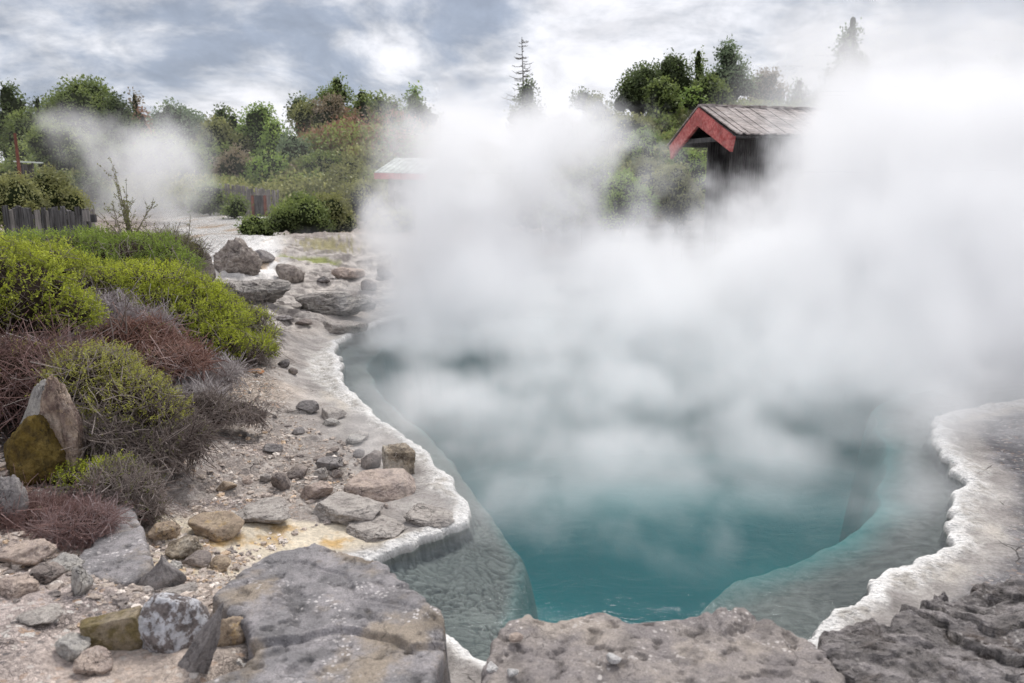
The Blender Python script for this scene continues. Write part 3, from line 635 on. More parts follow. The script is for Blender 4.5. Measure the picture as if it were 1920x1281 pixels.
    R_('dark_stone', 548, 703, 18, 14, 'brown', 'brown lump right of the dark lump by the green shrub tip', seed=78)
    # far bank, seen through gaps in the steam
    R_('far_rock', 1040, 512, 110, 28, 'greyl', 'brownish layered rock on the far bank seen through steam', seed=79, sub=5)
    R_('far_rock', 1100, 548, 120, 26, 'grey', 'low grey rock at the far shore seen through steam', seed=80, sub=5)
    # stones on the slabs
    for (px, py, w, z, lab, sd_) in [(1150,1244,30,.525,'bright white pebble lying on the brown slab',81),(922,1262,30,.49,'white stone on the left corner of the brown slab',82),(960,1270,24,.51,'pinkish white stone right of the corner stone on the brown slab',83),
                              (968,1205,26,.52,'pink rounded stone on the upper left of the brown slab',84)]:
        R_('pebble', px, py, w, w * .6, 'pebble' if sd_ < 84 else 'pink', lab, seed=sd_, sub=4, z=z, cat='stone', sink=.2)

    # gravel strewn on the left bank (uncountable)
    def gravel():
        r = np.random.default_rng(3); n = 8200
        px = r.uniform(0, 880, n * 3); py = r.uniform(690, 1281, n * 3); ok = []
        pts = np.array([G(a, b, .2)[:2] for a, b in zip(px, py)])
        sd = shore_sd(pts[:, 0], pts[:, 1]); dens = fbm(xy0(pts[:, 0], pts[:, 1]), 1.3, 3, 31)
        k = (sd > .55) & (dens + r.uniform(-.3, .3, len(sd)) > -.05) & (pts[:, 0] > -3.4); pts = pts[k][:n]
        z = terrain(pts[:, 0], pts[:, 1]); D, Fc = ico(2); Vs, Fs, Cs = [], [], []; c = 0
        shade = np.array([[.52, .44, .38], [.40, .34, .30], [.24, .21, .195], [.68, .61, .55], [.56, .42, .30]])
        for i in range(len(pts)):
            s = r.choice([.006, .009, .014, .022], p=[.30, .36, .24, .10]) * r.uniform(.7, 1.3)
            v = D * (1 + .25 * r.normal(size=(len(D), 1))) ; v = v * s * np.array([r.uniform(.8, 1.5), r.uniform(.7, 1.2), r.uniform(.4, .8)])
            a = r.uniform(0, 6.28); v = v @ np.array([[cos(a), -sin(a), 0], [sin(a), cos(a), 0], [0, 0, 1]]).T
            Vs.append(v + [pts[i, 0], pts[i, 1], z[i] + s * .25]); Fs.append(Fc + c); c += len(v); Cs.append(np.tile(shade[r.choice(5, p=[.38, .27, .12, .15, .08])] * r.uniform(.8, 1.2), (len(v), 1)))
        m, t = material('gravel'); p = t.geo(); principled(t, t.mul(t.attr('col', 'Color'), t.mr(t.noise(p, 150, 3), .3, .7, .75, 1.25)), .9, None, .2)
        o = mesh('gravel', np.concatenate(Vs), np.concatenate(Fs), m, None, False, {'col': np.concatenate(Cs)})
        tag(o, 'loose beige gravel chips strewn over the left bank', 'gravel', kind='stuff')
    gravel()

# ------------------------------------------------------------------ vegetation
def leaf_mat(name, lo, mid, hi, trans=.3):
    m, t = material(name); a = t.attr('tint')
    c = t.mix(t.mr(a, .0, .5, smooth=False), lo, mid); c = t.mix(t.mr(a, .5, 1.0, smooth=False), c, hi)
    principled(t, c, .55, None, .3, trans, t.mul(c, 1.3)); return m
M['lime'] = leaf_mat('lime_leaves', (.08, .065, .04), (.29, .33, .045), (.62, .67, .08))
M['green'] = leaf_mat('green_leaves', (.075, .07, .035), (.20, .27, .055), (.38, .48, .09))
M['yell'] = leaf_mat('yellow_green_leaves', (.14, .12, .06), (.34, .34, .08), (.62, .62, .14))
M['olive'] = leaf_mat('olive_leaves', (.10, .08, .06), (.18, .18, .075), (.30, .31, .11))
M['twig'] = leaf_mat('brown_twigs', (.08, .06, .055), (.22, .175, .155), (.42, .36, .33), .05)
M['twigr'] = leaf_mat('red_twigs', (.17, .07, .05), (.40, .24, .19), (.68, .56, .55), .05)
M['twigp'] = leaf_mat('pale_twigs', (.30, .25, .24), (.48, .43, .42), (.70, .66, .66), .05)
M['twigg'] = leaf_mat('grey_twigs', (.20, .15, .145), (.38, .32, .32), (.62, .57, .59), .05)
M['grassm'] = leaf_mat('mauve_grass', (.15, .085, .07), (.33, .20, .18), (.52, .43, .43), .1)
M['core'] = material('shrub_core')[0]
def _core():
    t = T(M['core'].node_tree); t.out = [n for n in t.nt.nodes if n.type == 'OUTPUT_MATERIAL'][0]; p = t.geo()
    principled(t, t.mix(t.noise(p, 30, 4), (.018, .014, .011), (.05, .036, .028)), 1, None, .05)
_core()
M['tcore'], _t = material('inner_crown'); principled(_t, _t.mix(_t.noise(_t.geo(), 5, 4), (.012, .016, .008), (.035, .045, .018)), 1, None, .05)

def lob(px, py, Y, rx, rz, ry):
    c = P(px, py, Y); s = Y / F; return (c[0], c[1], c[2], rx * s, ry, rz * s)
def lobe_points(lobes, dens, rng, rag=.16):
    """random points on the upper, outer surface of a union of ellipsoids (dens per m2)"""
    L = np.array(lobes, float); out_p, out_n = [], []
    for i, (cx, cy, cz, rx, ry, rz) in enumerate(L):
        A = 4 * pi * (((rx * ry) ** 1.6 + (rx * rz) ** 1.6 + (ry * rz) ** 1.6) / 3) ** (1 / 1.6)
        n = int(A * dens); u = unit(rng.normal(size=(n, 3))); bump = 1 + rag * fbm(u, 2.5, 3, i + 3) + rag * .5 * fbm(u, 6, 2, i + 9) + .05 * rng.normal(size=n)
        p = np.array([cx, cy, cz]) + u * np.array([rx, ry, rz]) * bump[:, None]; nn = unit(u / np.array([rx, ry, rz]))
        keep = u[:, 2] > -.45
        for j, (ax, ay, az, bx, by, bz) in enumerate(L):
            if j != i: keep &= (((p - [ax, ay, az]) / np.array([bx, by, bz])) ** 2).sum(1) > .85
        out_p.append(p[keep]); out_n.append(nn[keep])
    return np.concatenate(out_p), np.concatenate(out_n)
def shrub(name, label, lobes, leafm='lime', twigm='twig', dens=700, nl=13, L=.015, bare=.25, twigs=900, patch=1.6, seed=1, stem=.13, cat='shrub', lean=(0, 0, .5), twl=.3, tw_r=.0035, core=.8, group=None, top_bias=.2, tout=.25):
    if name in ('lime_shrub', 'green_shrub'): tout = .05; L = .019; bare += .13; patch = 2.6
    rng = np.random.default_rng(seed); lobes = [tuple(l) for l in lobes]; LB = np.array(lobes)
    c0 = LB[:, :3].mean(0); gx, gy = c0[0], c0[1]; base = np.array([gx, gy, tz(gx, gy)])
    root = empty(name, base, label, cat, group)
    p, n = lobe_points(lobes, dens, rng, .42)
    keep = fbm(p, patch, 3, seed % 13) + .25 * rng.normal(size=len(p)) * .5 + top_bias * (n[:, 2] - .3) > bare - .34
    pl, nl_ = p[keep], n[keep]
    g = terrain(pl[:, 0], pl[:, 1]); ok = pl[:, 2] > g - .02; pl, nl_ = pl[ok], nl_[ok]
    # sprigs
    S = len(pl)
    if S:
        d = unit(nl_ * .8 + np.array(lean) + .45 * rng.normal(size=(S, 3))); ln = stem * rng.uniform(.6, 1.3, S)
        tpos = np.linspace(.15, 1, nl)[None, :] + rng.uniform(-.03, .03, (S, nl))
        st = pl - d * (ln * .5)[:, None]
        c = st[:, None, :] + d[:, None, :] * (ln[:, None] * tpos)[..., None]
        ld = unit(d[:, None, :] * .7 + unit(rng.normal(size=(S, nl, 3)))); ln_ = unit(rng.normal(size=(S, nl, 3)) + np.array([0, 0, .8]))
        ll = L * rng.uniform(.7, 1.3, (S, nl)); V, Fq = leaves(c.reshape(-1, 3), ld.reshape(-1, 3), ln_.reshape(-1, 3), ll.ravel(), ll.ravel() * .5)
        pa = .5 + .9 * fbm(pl, 2.2, 3, 5)
        tint = np.clip(.15 + .45 * tpos + .35 * (pa[:, None] - .4) + .13 * rng.normal(size=(S, nl)) + .12 * nl_[:, 2:3], 0, 1)  # tips and patches vary by growth; upward sides painted lighter, as if lit
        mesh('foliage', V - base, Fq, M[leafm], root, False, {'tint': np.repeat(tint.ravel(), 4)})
    # twigs: from inside each lobe out through its surface
    if twigs:
        p2, n2 = lobe_points(lobes, twigs / max(1e-6, sum(4 * pi * l[3] * l[5] for l in lobes)), rng, .42)
        K = 5; N = len(p2)
        dirn = unit(n2 * .5 + rng.normal(size=(N, 3)) * .6 + np.array(lean) * .4); ln = twl * rng.uniform(.5, 1.3, N); cur = rng.normal(size=(N, 3)) * .35
        s = np.linspace(-.75, tout, K)[None, :, None]
        Pn = p2[:, None, :] + dirn[:, None, :] * ln[:, None, None] * s + cur[:, None, :] * ln[:, None, None] * (s + .2) ** 2
        R = tw_r * rng.uniform(.5, 1.2, N)[:, None] * np.linspace(1, .45, K)[None, :]
        V, Fq = tubes(Pn, R, 3); tt = np.clip(.45 + .9 * fbm(p2, 1.7, 3, 8) + .2 * rng.normal(size=N), 0, 1)
        mesh('branches', V - base, Fq, M[twigm], root, True, {'tint': np.repeat(tt, K * 3)})
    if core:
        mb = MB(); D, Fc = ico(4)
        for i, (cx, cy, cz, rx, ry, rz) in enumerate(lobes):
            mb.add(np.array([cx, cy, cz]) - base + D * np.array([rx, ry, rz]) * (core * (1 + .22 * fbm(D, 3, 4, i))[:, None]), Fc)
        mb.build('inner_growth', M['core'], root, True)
    return root
def sprig_bush(name, label, base, stems, leafm, seed, L=.02, cat='shrub', spread=.25, h=(.5, .9), n_leaf=60, twigm='twig', rad=.006, side=8, bare=0.0):
    """upright branching wands with small leaves up their length"""
    rng = np.random.default_rng(seed); root = empty(name, base, label, cat); K = 7
    LV, LF, LT, TV, TF, TT = [], [], [], [], [], []; c = 0; tc = 0
    def wand(a, d, ln, r, depth):
        nonlocal c, tc
        s = np.linspace(0, 1, K)[:, None]; cur = rng.normal(size=3) * .15
        Pn = a + d * ln * s + cur * ln * s ** 2; V, Fq = tubes(Pn[None], (r * np.linspace(1, .3, K))[None], 4); TV.append(V); TF.append(Fq + tc); tc += len(V); TT.append(np.full(len(V), rng.uniform(.2, .8)))
        n = int(n_leaf * ln / .8)
        tt = rng.uniform(.15 + bare, 1, n); q = np.stack([np.interp(tt, s[:, 0], Pn[:, k]) for k in range(3)], 1)
        dd = unit(d * .6 + rng.normal(size=(n, 3)) * .7); ll = L * rng.uniform(.6, 1.3, n); V, Fq = leaves(q, dd, rnd_dir(n), ll, ll * .5); LV.append(V); LF.append(Fq + c); c += len(V); LT.append(np.repeat(np.clip(.3 + .5 * tt + .15 * rng.normal(size=n), 0, 1), 4))
        if depth:
            for k in range(side):
                t_ = rng.uniform(.15, .9); a2 = np.array([np.interp(t_, s[:, 0], Pn[:, k2]) for k2 in range(3)])
                wand(a2, unit(d + rng.normal(size=3) * .5), ln * rng.uniform(.2, .45) * (1.1 - t_ * .5), r * .5, depth - 1)
    for i in range(stems):
        d = unit(np.array([rng.normal() * spread, rng.normal() * spread, 1])); wand(np.array([rng.normal() * .06, rng.normal() * .06, 0]), d, rng.uniform(*h), rad, 1)
    mesh('foliage', np.concatenate(LV), np.concatenate(LF), M[leafm], root, False, {'tint': np.concatenate(LT)})
    mesh('branches', np.concatenate(TV), np.concatenate(TF), M[twigm], root, True, {'tint': np.concatenate(TT)})
    return root
if 'shrub' not in FAST:
    shrub('green_shrub', 'large lime green shrub spilling in from the left edge, dark underneath', [lob(20,560,6.2,110,80,.5), lob(100,590,6.3,70,45,.4), lob(-60,540,6,120,90,.6), lob(60,505,6.8,90,45,.4)], 'lime', seed=1, dens=900, bare=.12)
    shrub('green_shrub', 'mid green shrub in front of the picket fence', [lob(60,482,9,100,42,.6), lob(150,474,9.2,90,38,.6), lob(-30,488,9,90,46,.6)], 'green', seed=2, dens=750, bare=.1)
    shrub('green_shrub', 'rounded green shrub around the foot of the tall sprig', [lob(245,478,9.2,90,36,.7), lob(190,505,8.8,100,34,.6), lob(290,505,9.1,70,36,.6)], 'green', seed=3, dens=850, bare=.12)
    shrub('lime_shrub', 'lime green shrub above the grey twig tangle', [lob(240,525,8.3,110,30,.6), lob(160,530,7.9,90,28,.5), lob(320,550,8.5,80,30,.6), lob(270,560,8.0,70,24,.5)], 'lime', seed=4, dens=950, bare=.14)
    shrub('lime_shrub', 'bright lime shrub spread down the middle of the bank', [lob(350,572,8.5,74,30,.6), lob(310,592,8.0,74,28,.5), lob(385,605,8.5,66,28,.6), lob(350,625,8.1,70,24,.5), lob(400,640,8.3,60,22,.45)], 'lime', seed=5, dens=1150, bare=.14)
    shrub('lime_shrub', 'low lime shrub ending in a tip on the bare gravel', [lob(455,658,8.9,56,22,.45), lob(410,660,8.5,56,20,.4)], 'lime', seed=6, dens=1200, bare=.08)
    shrub('lime_shrub', 'green and purple shrub along the layered rock shelf', [lob(440,600,9.5,60,20,.5), lob(395,582,9.4,56,22,.5), lob(475,630,9.5,42,16,.4)], 'lime', seed=7, dens=900, bare=.3)
    shrub('olive_shrub', 'dull olive shrub at the foot of the pointed brown rock', [lob(345,478,11,38,30,.5), lob(310,470,10.5,40,34,.5), lob(330,510,10,45,24,.4)], 'olive', seed=8, dens=600, bare=.2)
    shrub('grey_twig_tangle', 'dense tangle of bare mauve grey twigs between the green shrubs', [lob(190,585,7.4,60,30,.35), lob(260,612,7.5,55,30,.35), lob(150,620,7.0,50,30,.3)], 'olive', 'twigg', seed=9, dens=60, twigs=3600, twl=.3, tw_r=.0036, bare=.3)
    shrub('red_twig_tangle', 'rust red dead twig tangle on the slope', [lob(250,640,7.2,70,44,.4), lob(200,640,7.0,50,40,.35), lob(310,675,7.0,74,34,.35)], 'olive', 'twigr', seed=10, dens=40, twigs=4200, twl=.26, tw_r=.0034, bare=.35)
    shrub('grey_twig_tangle', 'pale grey dead twigs fanning out onto the gravel', [lob(365,702,7.3,64,13,.35), lob(325,684,7.4,60,16,.35), lob(400,700,7.4,44,9,.3), lob(330,740,6.7,70,14,.3)], 'olive', 'twigp', seed=11, dens=10, twigs=3400, twl=.22, tw_r=.0036, bare=.4, core=.6)
    shrub('brown_shrub', 'dark brown bare shrub poking out over the gravel', [lob(430,778,6.5,50,20,.2), lob(375,768,6.4,44,26,.25), lob(470,782,6.6,26,9,.13)], 'olive', 'twig', seed=12, dens=250, twigs=3000, twl=.14, tw_r=.0028, nl=6, L=.009)
    shrub('yellow_green_shrub', 'yellow green shrub with tangled brown underside beside the upright rock', [lob(175,700,5.5,70,44,.35), lob(225,745,5.4,80,44,.35), lob(290,778,5.4,50,34,.28), lob(140,735,5.35,40,46,.25)], 'yell', 'twig', seed=13, dens=1200, bare=.0, twigs=1100, twl=.26, L=.013)
    shrub('brown_shrub', 'matted brown twiggy shrub under the yellow green one', [lob(250,835,5.2,95,36,.25), lob(330,825,5.4,50,32,.25), lob(200,815,5.1,50,36,.2)], 'olive', 'twig', seed=14, dens=260, bare=.25, twigs=4800, twl=.28, tw_r=.003)
    shrub('dark_thicket', 'dark shaded thicket of brown stems at the left edge', [lob(20,715,5.5,110,70,.35), lob(90,690,5.8,50,50,.35)], 'yell', 'grassm', seed=15, dens=120, twigs=2600, twl=.5, tw_r=.003, bare=.3)
    shrub('green_brown_shrub', 'small green and brown shrub hanging over the edge of the flat slab', [lob(250,925,4.6,40,38,.18), lob(215,900,4.6,40,22,.18), lob(280,960,4.5,24,22,.1)], 'olive', 'twig', seed=16, dens=800, bare=.15, twigs=2200, twl=.2, tw_r=.0024, L=.012)
    shrub('fern_patch', 'bright green ferny patch at the foot of the upright rock', [lob(165,893,4.7,60,16,.14), lob(215,880,4.75,30,18,.12)], 'lime', 'twig', seed=17, dens=1500, bare=.0, twigs=100, twl=.1, L=.014, stem=.1)
    shrub('mauve_grass', 'mauve and rust red dry grass clump in the lower left corner', [lob(60,985,4.2,95,44,.22), lob(150,985,4.1,62,34,.18), lob(-40,980,4.1,90,50,.25)], 'olive', 'grassm', seed=18, dens=10, twigs=11000, twl=.22, tw_r=.0017, lean=(.1, -.1, .9))
    b = P(245, 470, 9.4); sprig_bush('tall_sprig_bush', 'tall thin leafy sprig standing above the green bank', b, 9, 'olive', 21, h=(.45, .95), spread=.22, L=.024, n_leaf=70)
    b = P(340, 480, 10.2); sprig_bush('thin_sprig_bush', 'sparse sprigs left of the white terrace', b, 7, 'olive', 22, h=(.3, .6), spread=.5, L=.022, n_leaf=30)
    b = on_ground(225, 700); b = P(228, 660, 6.9); sprig_bush('bare_sapling', 'greenish bare sapling rising from the rust red tangle', b, 3, 'olive', 23, h=(.35, .55), spread=.25, L=.01, n_leaf=4, side=4, rad=.011)

# trees ------------------------------------------------------------
TREEM = {}
def tree_mat(key, lo, mid, hi): TREEM[key] = leaf_mat('tree_leaves_' + key, lo, mid, hi, .25)
tree_mat('dark', (.048, .057, .031), (.118, .157, .063), (.235, .299, .110))
tree_mat('mid', (.063, .078, .035), (.188, .243, .078), (.377, .440, .134))
tree_mat('bright', (.078, .110, .038), (.251, .354, .094), (.472, .598, .157))
tree_mat('olive', (.086, .086, .048), (.251, .259, .110), (.440, .440, .172))
tree_mat('brown', (.127, .094, .071), (.267, .213, .142), (.409, .345, .235))
tree_mat('red', (.172, .078, .055), (.377, .205, .134), (.566, .377, .251))
tree_mat('blue', (.078, .102, .071), (.196, .259, .149), (.345, .423, .235))
mb_, tb_ = material('bark'); principled(tb_, tb_.mix(tb_.noise(tb_.geo(), 12, 5), (.07, .055, .045), (.20, .17, .14)), .9, None, .1); M['bark'] = mb_
mb_, tb_ = material('pale_bark'); principled(tb_, tb_.mix(tb_.noise(tb_.geo(), 12, 5), (.2, .19, .18), (.33, .31, .30)), .9, None, .1); M['pbark'] = mb_
def tree(cx, top, bottom, w, Y, key, label, seed, shape='round', name='broadleaf_tree', leaf=.13, nlob=9, dens=1.0, group=None, cat='tree', base_py=None):
    """cx, top, bottom, w: the crown's box in photograph pixels; Y: how far off it stands"""
    rng = np.random.default_rng(seed); s = Y / F; pt = P(cx, top, Y); pb = P(cx, bottom, Y); x0 = pt[0]; zt, zb = pt[2], pb[2]; gz = tz(x0, Y)
    zb = max(zb, gz - .3)
    if cat == 'bush': zb = min(zb, gz - .1)
    W = w * s / 2 * 1.0; H = max((zt - zb), .8); root = empty(name, (x0, Y, gz), label, cat, group)
    cz = (zt + zb) / 2; lobes = []
    for i in range(nlob):
        if shape == 'cone':
            t = (i + .5) / nlob; r = W * (1 - t) ** .8 * .62 + .12; off = W * (1 - t) * .4; a = rng.uniform(0, 6.28)
            lobes.append((x0 + off * cos(a), Y + off * sin(a) * .8, zb + H * (t * .95 + .02), r, r, H / nlob * .95))
        else:
            u = unit(rng.normal(size=3)); u[2] = abs(u[2]) * 1.2 - .45; k = rng.uniform(.45, .72)
            lr = rng.uniform(.26, .44)
            lobes.append((x0 + u[0] * W * k, Y + u[1] * W * k * .9, cz + u[2] * H / 2 * .75, W * lr * 1.15, W * lr * 1.15, min(H * lr * .75, W * lr * 1.2)))
    if shape != 'cone': lobes.append((x0, Y, cz - H * .05, W * .62, W * .6, H * .36)); lobes.append((x0 + rng.normal() * W * .15, Y, zt - H * .2, W * .35, W * .35, H * .2))
    lobes = np.array(lobes)
    ds = dens * 5.0 / (leaf * leaf)
    p, n = lobe_points(lobes, ds / 9, rng)
    S = len(p); q = 9
    gap = fbm(p, 1.3 / max(W, .6), 3, seed % 17) + .12 * rng.normal(size=S) > -.22; p, n = p[gap], n[gap]; S = len(p)
    c = p[:, None, :] + np.clip(rng.normal(size=(S, q, 3)), -1.6, 1.6) * leaf * 1.15
    d = unit(n[:, None, :] * .5 + rng.normal(size=(S, q, 3))); nn = unit(rng.normal(size=(S, q, 3)) + n[:, None, :] * .8)
    ll = leaf * rng.uniform(.6, 1.4, (S, q)); V, Fq = leaves(c.reshape(-1, 3), d.reshape(-1, 3), nn.reshape(-1, 3), ll.ravel(), ll.ravel() * .62)
    tint = np.clip(.42 + .25 * n[:, 2:3] + .55 * fbm(p, 1.0, 3, seed % 11)[:, None] + .12 * rng.normal(size=(S, 1)) + .06 * rng.normal(size=(S, q)), 0, 1)  # painted top light: leaves facing up lighter, those facing down darker
    base = np.array([x0, Y, gz])
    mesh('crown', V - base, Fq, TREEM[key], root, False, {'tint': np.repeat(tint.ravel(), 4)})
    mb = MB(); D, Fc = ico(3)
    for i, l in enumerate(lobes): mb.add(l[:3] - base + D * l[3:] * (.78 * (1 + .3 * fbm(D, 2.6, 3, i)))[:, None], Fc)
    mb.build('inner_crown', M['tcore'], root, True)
    K = 6; tr = max(.05, W * .07); s_ = np.linspace(0, 1, K)[:, None]; top_ = np.array([x0, Y, zb + H * .7]); b0 = base - [0, 0, .3]
    mid = (b0 + (top_ - b0) * s_) + np.array([1, .4, 0]) * np.sin(s_ * 5 + seed) * W * .06
    Vt, Ft = tubes(mid[None], (tr * np.linspace(1, .35, K))[None], 7); vs, fs, cc = [Vt], [Ft], len(Vt)
    for l in lobes[:min(7, len(lobes))]:
        a = mid[rng.integers(1, K - 1)]; e = l[:3]; m_ = (a + e) / 2 + np.array([0, 0, -.1 * W]); Pn = np.array([a, (a + m_) / 2, m_, (m_ + e) / 2, e]); v, f = tubes(Pn[None], (tr * .45 * np.linspace(1, .3, 5))[None], 5); vs.append(v); fs.append(f + cc); cc += len(v)
    mesh('trunk', np.concatenate(vs) - base, np.concatenate(fs), M['bark'], root, True)
    return root
def bare_conifer(cx, top, bottom, wtop, wbot, Y, label, seed, mat='pbark', name='dead_conifer', foliage=None, nbr=26, droop=.1):
    rng = np.random.default_rng(seed); s = Y / F; pt = P(cx, top, Y); pb = P(cx, bottom, Y); gz = tz(pt[0], Y); base = np.array([pt[0], Y, gz]); root = empty(name, base, label, 'tree')
    K = 8; z = np.linspace(gz - .3, pt[2], K); Pn = np.stack([pt[0] + .05 * np.sin(z), np.full(K, Y), z], 1); tr = 2.6 * s
    V, Fq = tubes(Pn[None], (tr * np.linspace(1, .25, K))[None], 6); mesh('trunk', V - base, Fq, M[mat], root)
    ps, rs = [], []
    for i in range(nbr * 5):
        t = rng.uniform(0, .97); zz = lerp(pb[2], pt[2], t); ln = lerp(wbot, wtop, t) * s * .5 * rng.uniform(.5, 1.05); a = rng.uniform(0, 6.28)
        e = np.array([cos(a), sin(a), 0]) * ln; k = np.linspace(0, 1, 6)[:, None]
        q = np.array([pt[0], Y, zz]) + e * k + np.array([0, 0, 1]) * (-droop * ln * np.sin(k * pi * .9) + .12 * ln * k ** 2); ps.append(q); rs.append(.75 * s * np.linspace(1, .35, 6))
        for j in range(2):
            b = q[rng.integers(2, 5)]; dd = unit(e + rng.normal(size=3) * ln * .6) * ln * .22; ps.append(b + dd * k + np.array([0, 0, .02])); rs.append(.5 * s * np.linspace(1, .4, 6))
    V, Fq = tubes(np.array(ps), np.array(rs), 4); mesh('branches', V - base, Fq, M[mat], root)
    return root
if 'tree' not in FAST:
    TR = [ # cx top bottom w Y colour label
        (10,155,330,90,44,'dark','dark tree cut off by the left edge of the photo','round'),
        (45,205,330,90,42,'mid','mid green tree right of the dark edge tree','round'),
        (70,185,260,34,50,'dark','small pointed conifer on the left skyline','cone'),
        (165,152,290,150,46,'mid','broad domed tree, tallest on the left skyline','round'),
        (100,180,300,80,47,'mid','leafy tree joined to the left side of the broad domed tree','round'),
        (215,180,330,90,45,'dark','dark tree on the right shoulder of the broad domed tree','round'),
        (252,168,235,34,48,'brown','narrow dark brown tree above the red bush','round'),
        (265,205,260,50,47,'red','reddish brown bush under the narrow dark tree','round'),
        (315,192,300,90,56,'blue','distant grey green tree on the low skyline','round'),
        (360,212,300,80,58,'blue','distant hazy tree filling the low point of the skyline','round'),
        (410,200,300,60,55,'dark','small dark tree on the skyline left of the light green tree','round'),
        (440,212,320,70,54,'mid','skyline bush next to the small dark tree','round'),
        (478,196,330,84,44,'bright','light green domed tree in the middle of the left hillside','round'),
        (520,225,350,80,43,'bright','second light green tree, lower right of the domed one','round'),
        (415,225,330,100,43,'olive','layered olive tree left of the light green tree','round'),
        (400,262,370,80,40,'mid','green bush above the far picket fence','round'),
        (440,280,345,80,38,'brown','dull brown bush above the far picket fence','round'),
        (500,285,370,90,37,'bright','bright green bush on the right above the far picket fence','round'),
        (550,250,350,70,40,'blue','grey green tree left of the brown knoll foot','round'),
        (585,190,290,90,46,'olive','olive tree at the left foot of the knoll','round'),
        (625,145,230,60,48,'mid','peaked tree standing on top of the knoll','round'),
        (560,185,240,50,48,'dark','dark ragged tree on the skyline left of the knoll peak','round'),
        (620,180,260,80,45,'brown','brown green bush below the peaked knoll tree','round'),
        (675,168,230,60,47,'mid','bush on the knoll skyline right of the peak','round'),
        (680,200,262,50,44,'brown','rusty red bush on the upper knoll','round'),
        (735,215,280,50,44,'red','second rusty bush, further right on the knoll','round'),
        (720,178,250,70,46,'mid','low bush along the right knoll skyline','round'),
        (773,165,215,44,48,'bright','small rounded bright bush on the right knoll skyline','round'),
        (790,185,260,60,46,'dark','dark shrub at the right end of the knoll','round'),
        (640,240,320,90,42,'olive','olive bush on the left face of the knoll','round'),
        (700,245,320,90,42,'mid','green bush in the middle of the knoll face','round'),
        (750,240,310,80,42,'dark','dark bush on the right face of the knoll','round'),
        (600,290,380,90,38,'mid','green bush at the base of the knoll','round'),
        (655,300,390,90,36,'olive','dull bush at the base of the knoll beside the steam','round'),
        (550,320,380,60,37,'brown','brown shrub behind the end of the far fence','round'),
        (110,240,340,130,40,'mid','wide green tree behind the left steam','round'),
        (200,260,350,120,38,'dark','dark tree showing through the left steam','round'),
        (290,250,350,120,40,'mid','green tree wrapped in the left steam','round'),
        (350,270,370,90,38,'mid','mid green bush at the right side of the left steam','round'),
        (30,270,345,80,36,'mid','green bush behind the leaning pole','round'),
        (165,315,405,70,30,'dark','dark brown bush at the foot of the left steam','round'),
        (390,345,405,70,31,'mid','low green bush at the left end of the far fence','round'),
        (440,372,405,46,29.5,'mid','small bush in front of the far fence','round'),
        (555,365,450,130,24,'mid','wide dark green bush at the end of the white terrace','round'),
        (480,405,455,70,24.5,'mid','drooping green bush touching the white terrace','round'),
        (620,370,455,110,25,'olive','olive bush right of the wide dark green bush','round'),
        (680,340,430,90,30,'olive','dull bush fading into the main steam','round'),
        (90,318,400,120,17,'olive','olive green bush behind the near picket fence','round'),
        (20,330,410,110,16,'olive','brownish bush behind the left end of the near picket fence','round'),
        (740,400,460,100,28,'olive','low bush almost hidden by the main steam','round'),
        # behind the middle and the right
        (985,150,230,80,50,'dark','dark bushy foot of the dead conifer','round'),
        (1095,172,215,44,50,'dark','small dark round tree right of the dead conifer','round'),
        (1130,185,270,90,48,'olive','olive bush below the small dark round tree','round'),
        (1200,125,235,100,46,'dark','large dark tree left of the highest hillside tree','round'),
        (1265,100,220,84,47,'dark','rugged dark brown tree between the two big right trees','round'),
        (1240,150,235,70,44,'mid','green tree in front of the rugged dark tree','round'),
        (1375,80,215,92,46,'blue','tall rounded grey green tree above the red gable','round'),
        (1310,95,170,30,49,'mid','slim conifer tip left of the tall rounded tree','cone'),
        (1325,140,225,80,44,'mid','bushy green tree just behind the red gable peak','round'),
        (1300,165,215,50,42,'bright','bright tree fern left of the red gable peak','round'),
        (1440,135,215,70,52,'brown','thin leafless looking tree right of the tall rounded tree','round'),
        (1500,150,220,60,50,'blue','hazy pointed tree above the plank roof','cone'),
        (1550,165,230,60,50,'blue','small hazy tree left of the giant hazy conifer','round'),
        (1180,220,320,110,42,'olive','olive bush on the right slope','round'),
        (1210,245,330,80,38,'bright','yellow green bush left of the red gable','round'),
        (1120,240,340,120,42,'mid','green bush on the slope seen through steam','round'),
        (1050,220,330,110,44,'brown','brownish bush on the slope seen through steam','round'),
        (1290,270,370,90,30,'bright','leafy yellow green bush seen under the red gable','round'),
        (1220,300,390,110,30,'olive','olive bush in thin steam left of the house','round'),
        (1130,300,400,130,30,'mid','green bush in the steam gap at the centre right','round'),
        (1080,330,420,90,28,'dark','dark bush low in the steam gap','round'),
        (1170,325,400,110,25,'bright','light green bush at the heart of the steam gap','round'),
        (1270,310,395,110,26,'olive','olive bush directly below the house porch','round'),
        (1060,350,410,90,25,'mid','green bush at the left side of the steam gap','round'),
        (990,330,400,110,27,'olive','bush veiled by the middle of the steam','round'),
        (1690,130,230,60,54,'blue','faint hazy tree right of the giant hazy conifer','round'),
        (1770,125,240,70,54,'blue','faint hazy tree near the right edge of the photo','round'),
        (1870,115,240,90,54,'blue','faintest hazy tree at the right edge of the photo','round'),
    ]
    for i, (cx, top, bot, w, Y, key, lab, shp) in enumerate(TR):
        isb = 'bush' in lab or 'shrub' in lab
        tree(cx, top, bot, w, Y, key, lab, 300 + i, shp, name='hillside_bush' if isb else ('conifer' if shp == 'cone' else 'broadleaf_tree'), leaf=max(.05, .0032 * Y), nlob=10 if shp == 'round' else 9, cat='bush' if isb else 'tree', dens=.9 if Y < 35 else .75)
    tree(1600,30,230,110,48,'blue','giant hazy conifer rising above the steam on the right',900,'cone','conifer',.16,12)
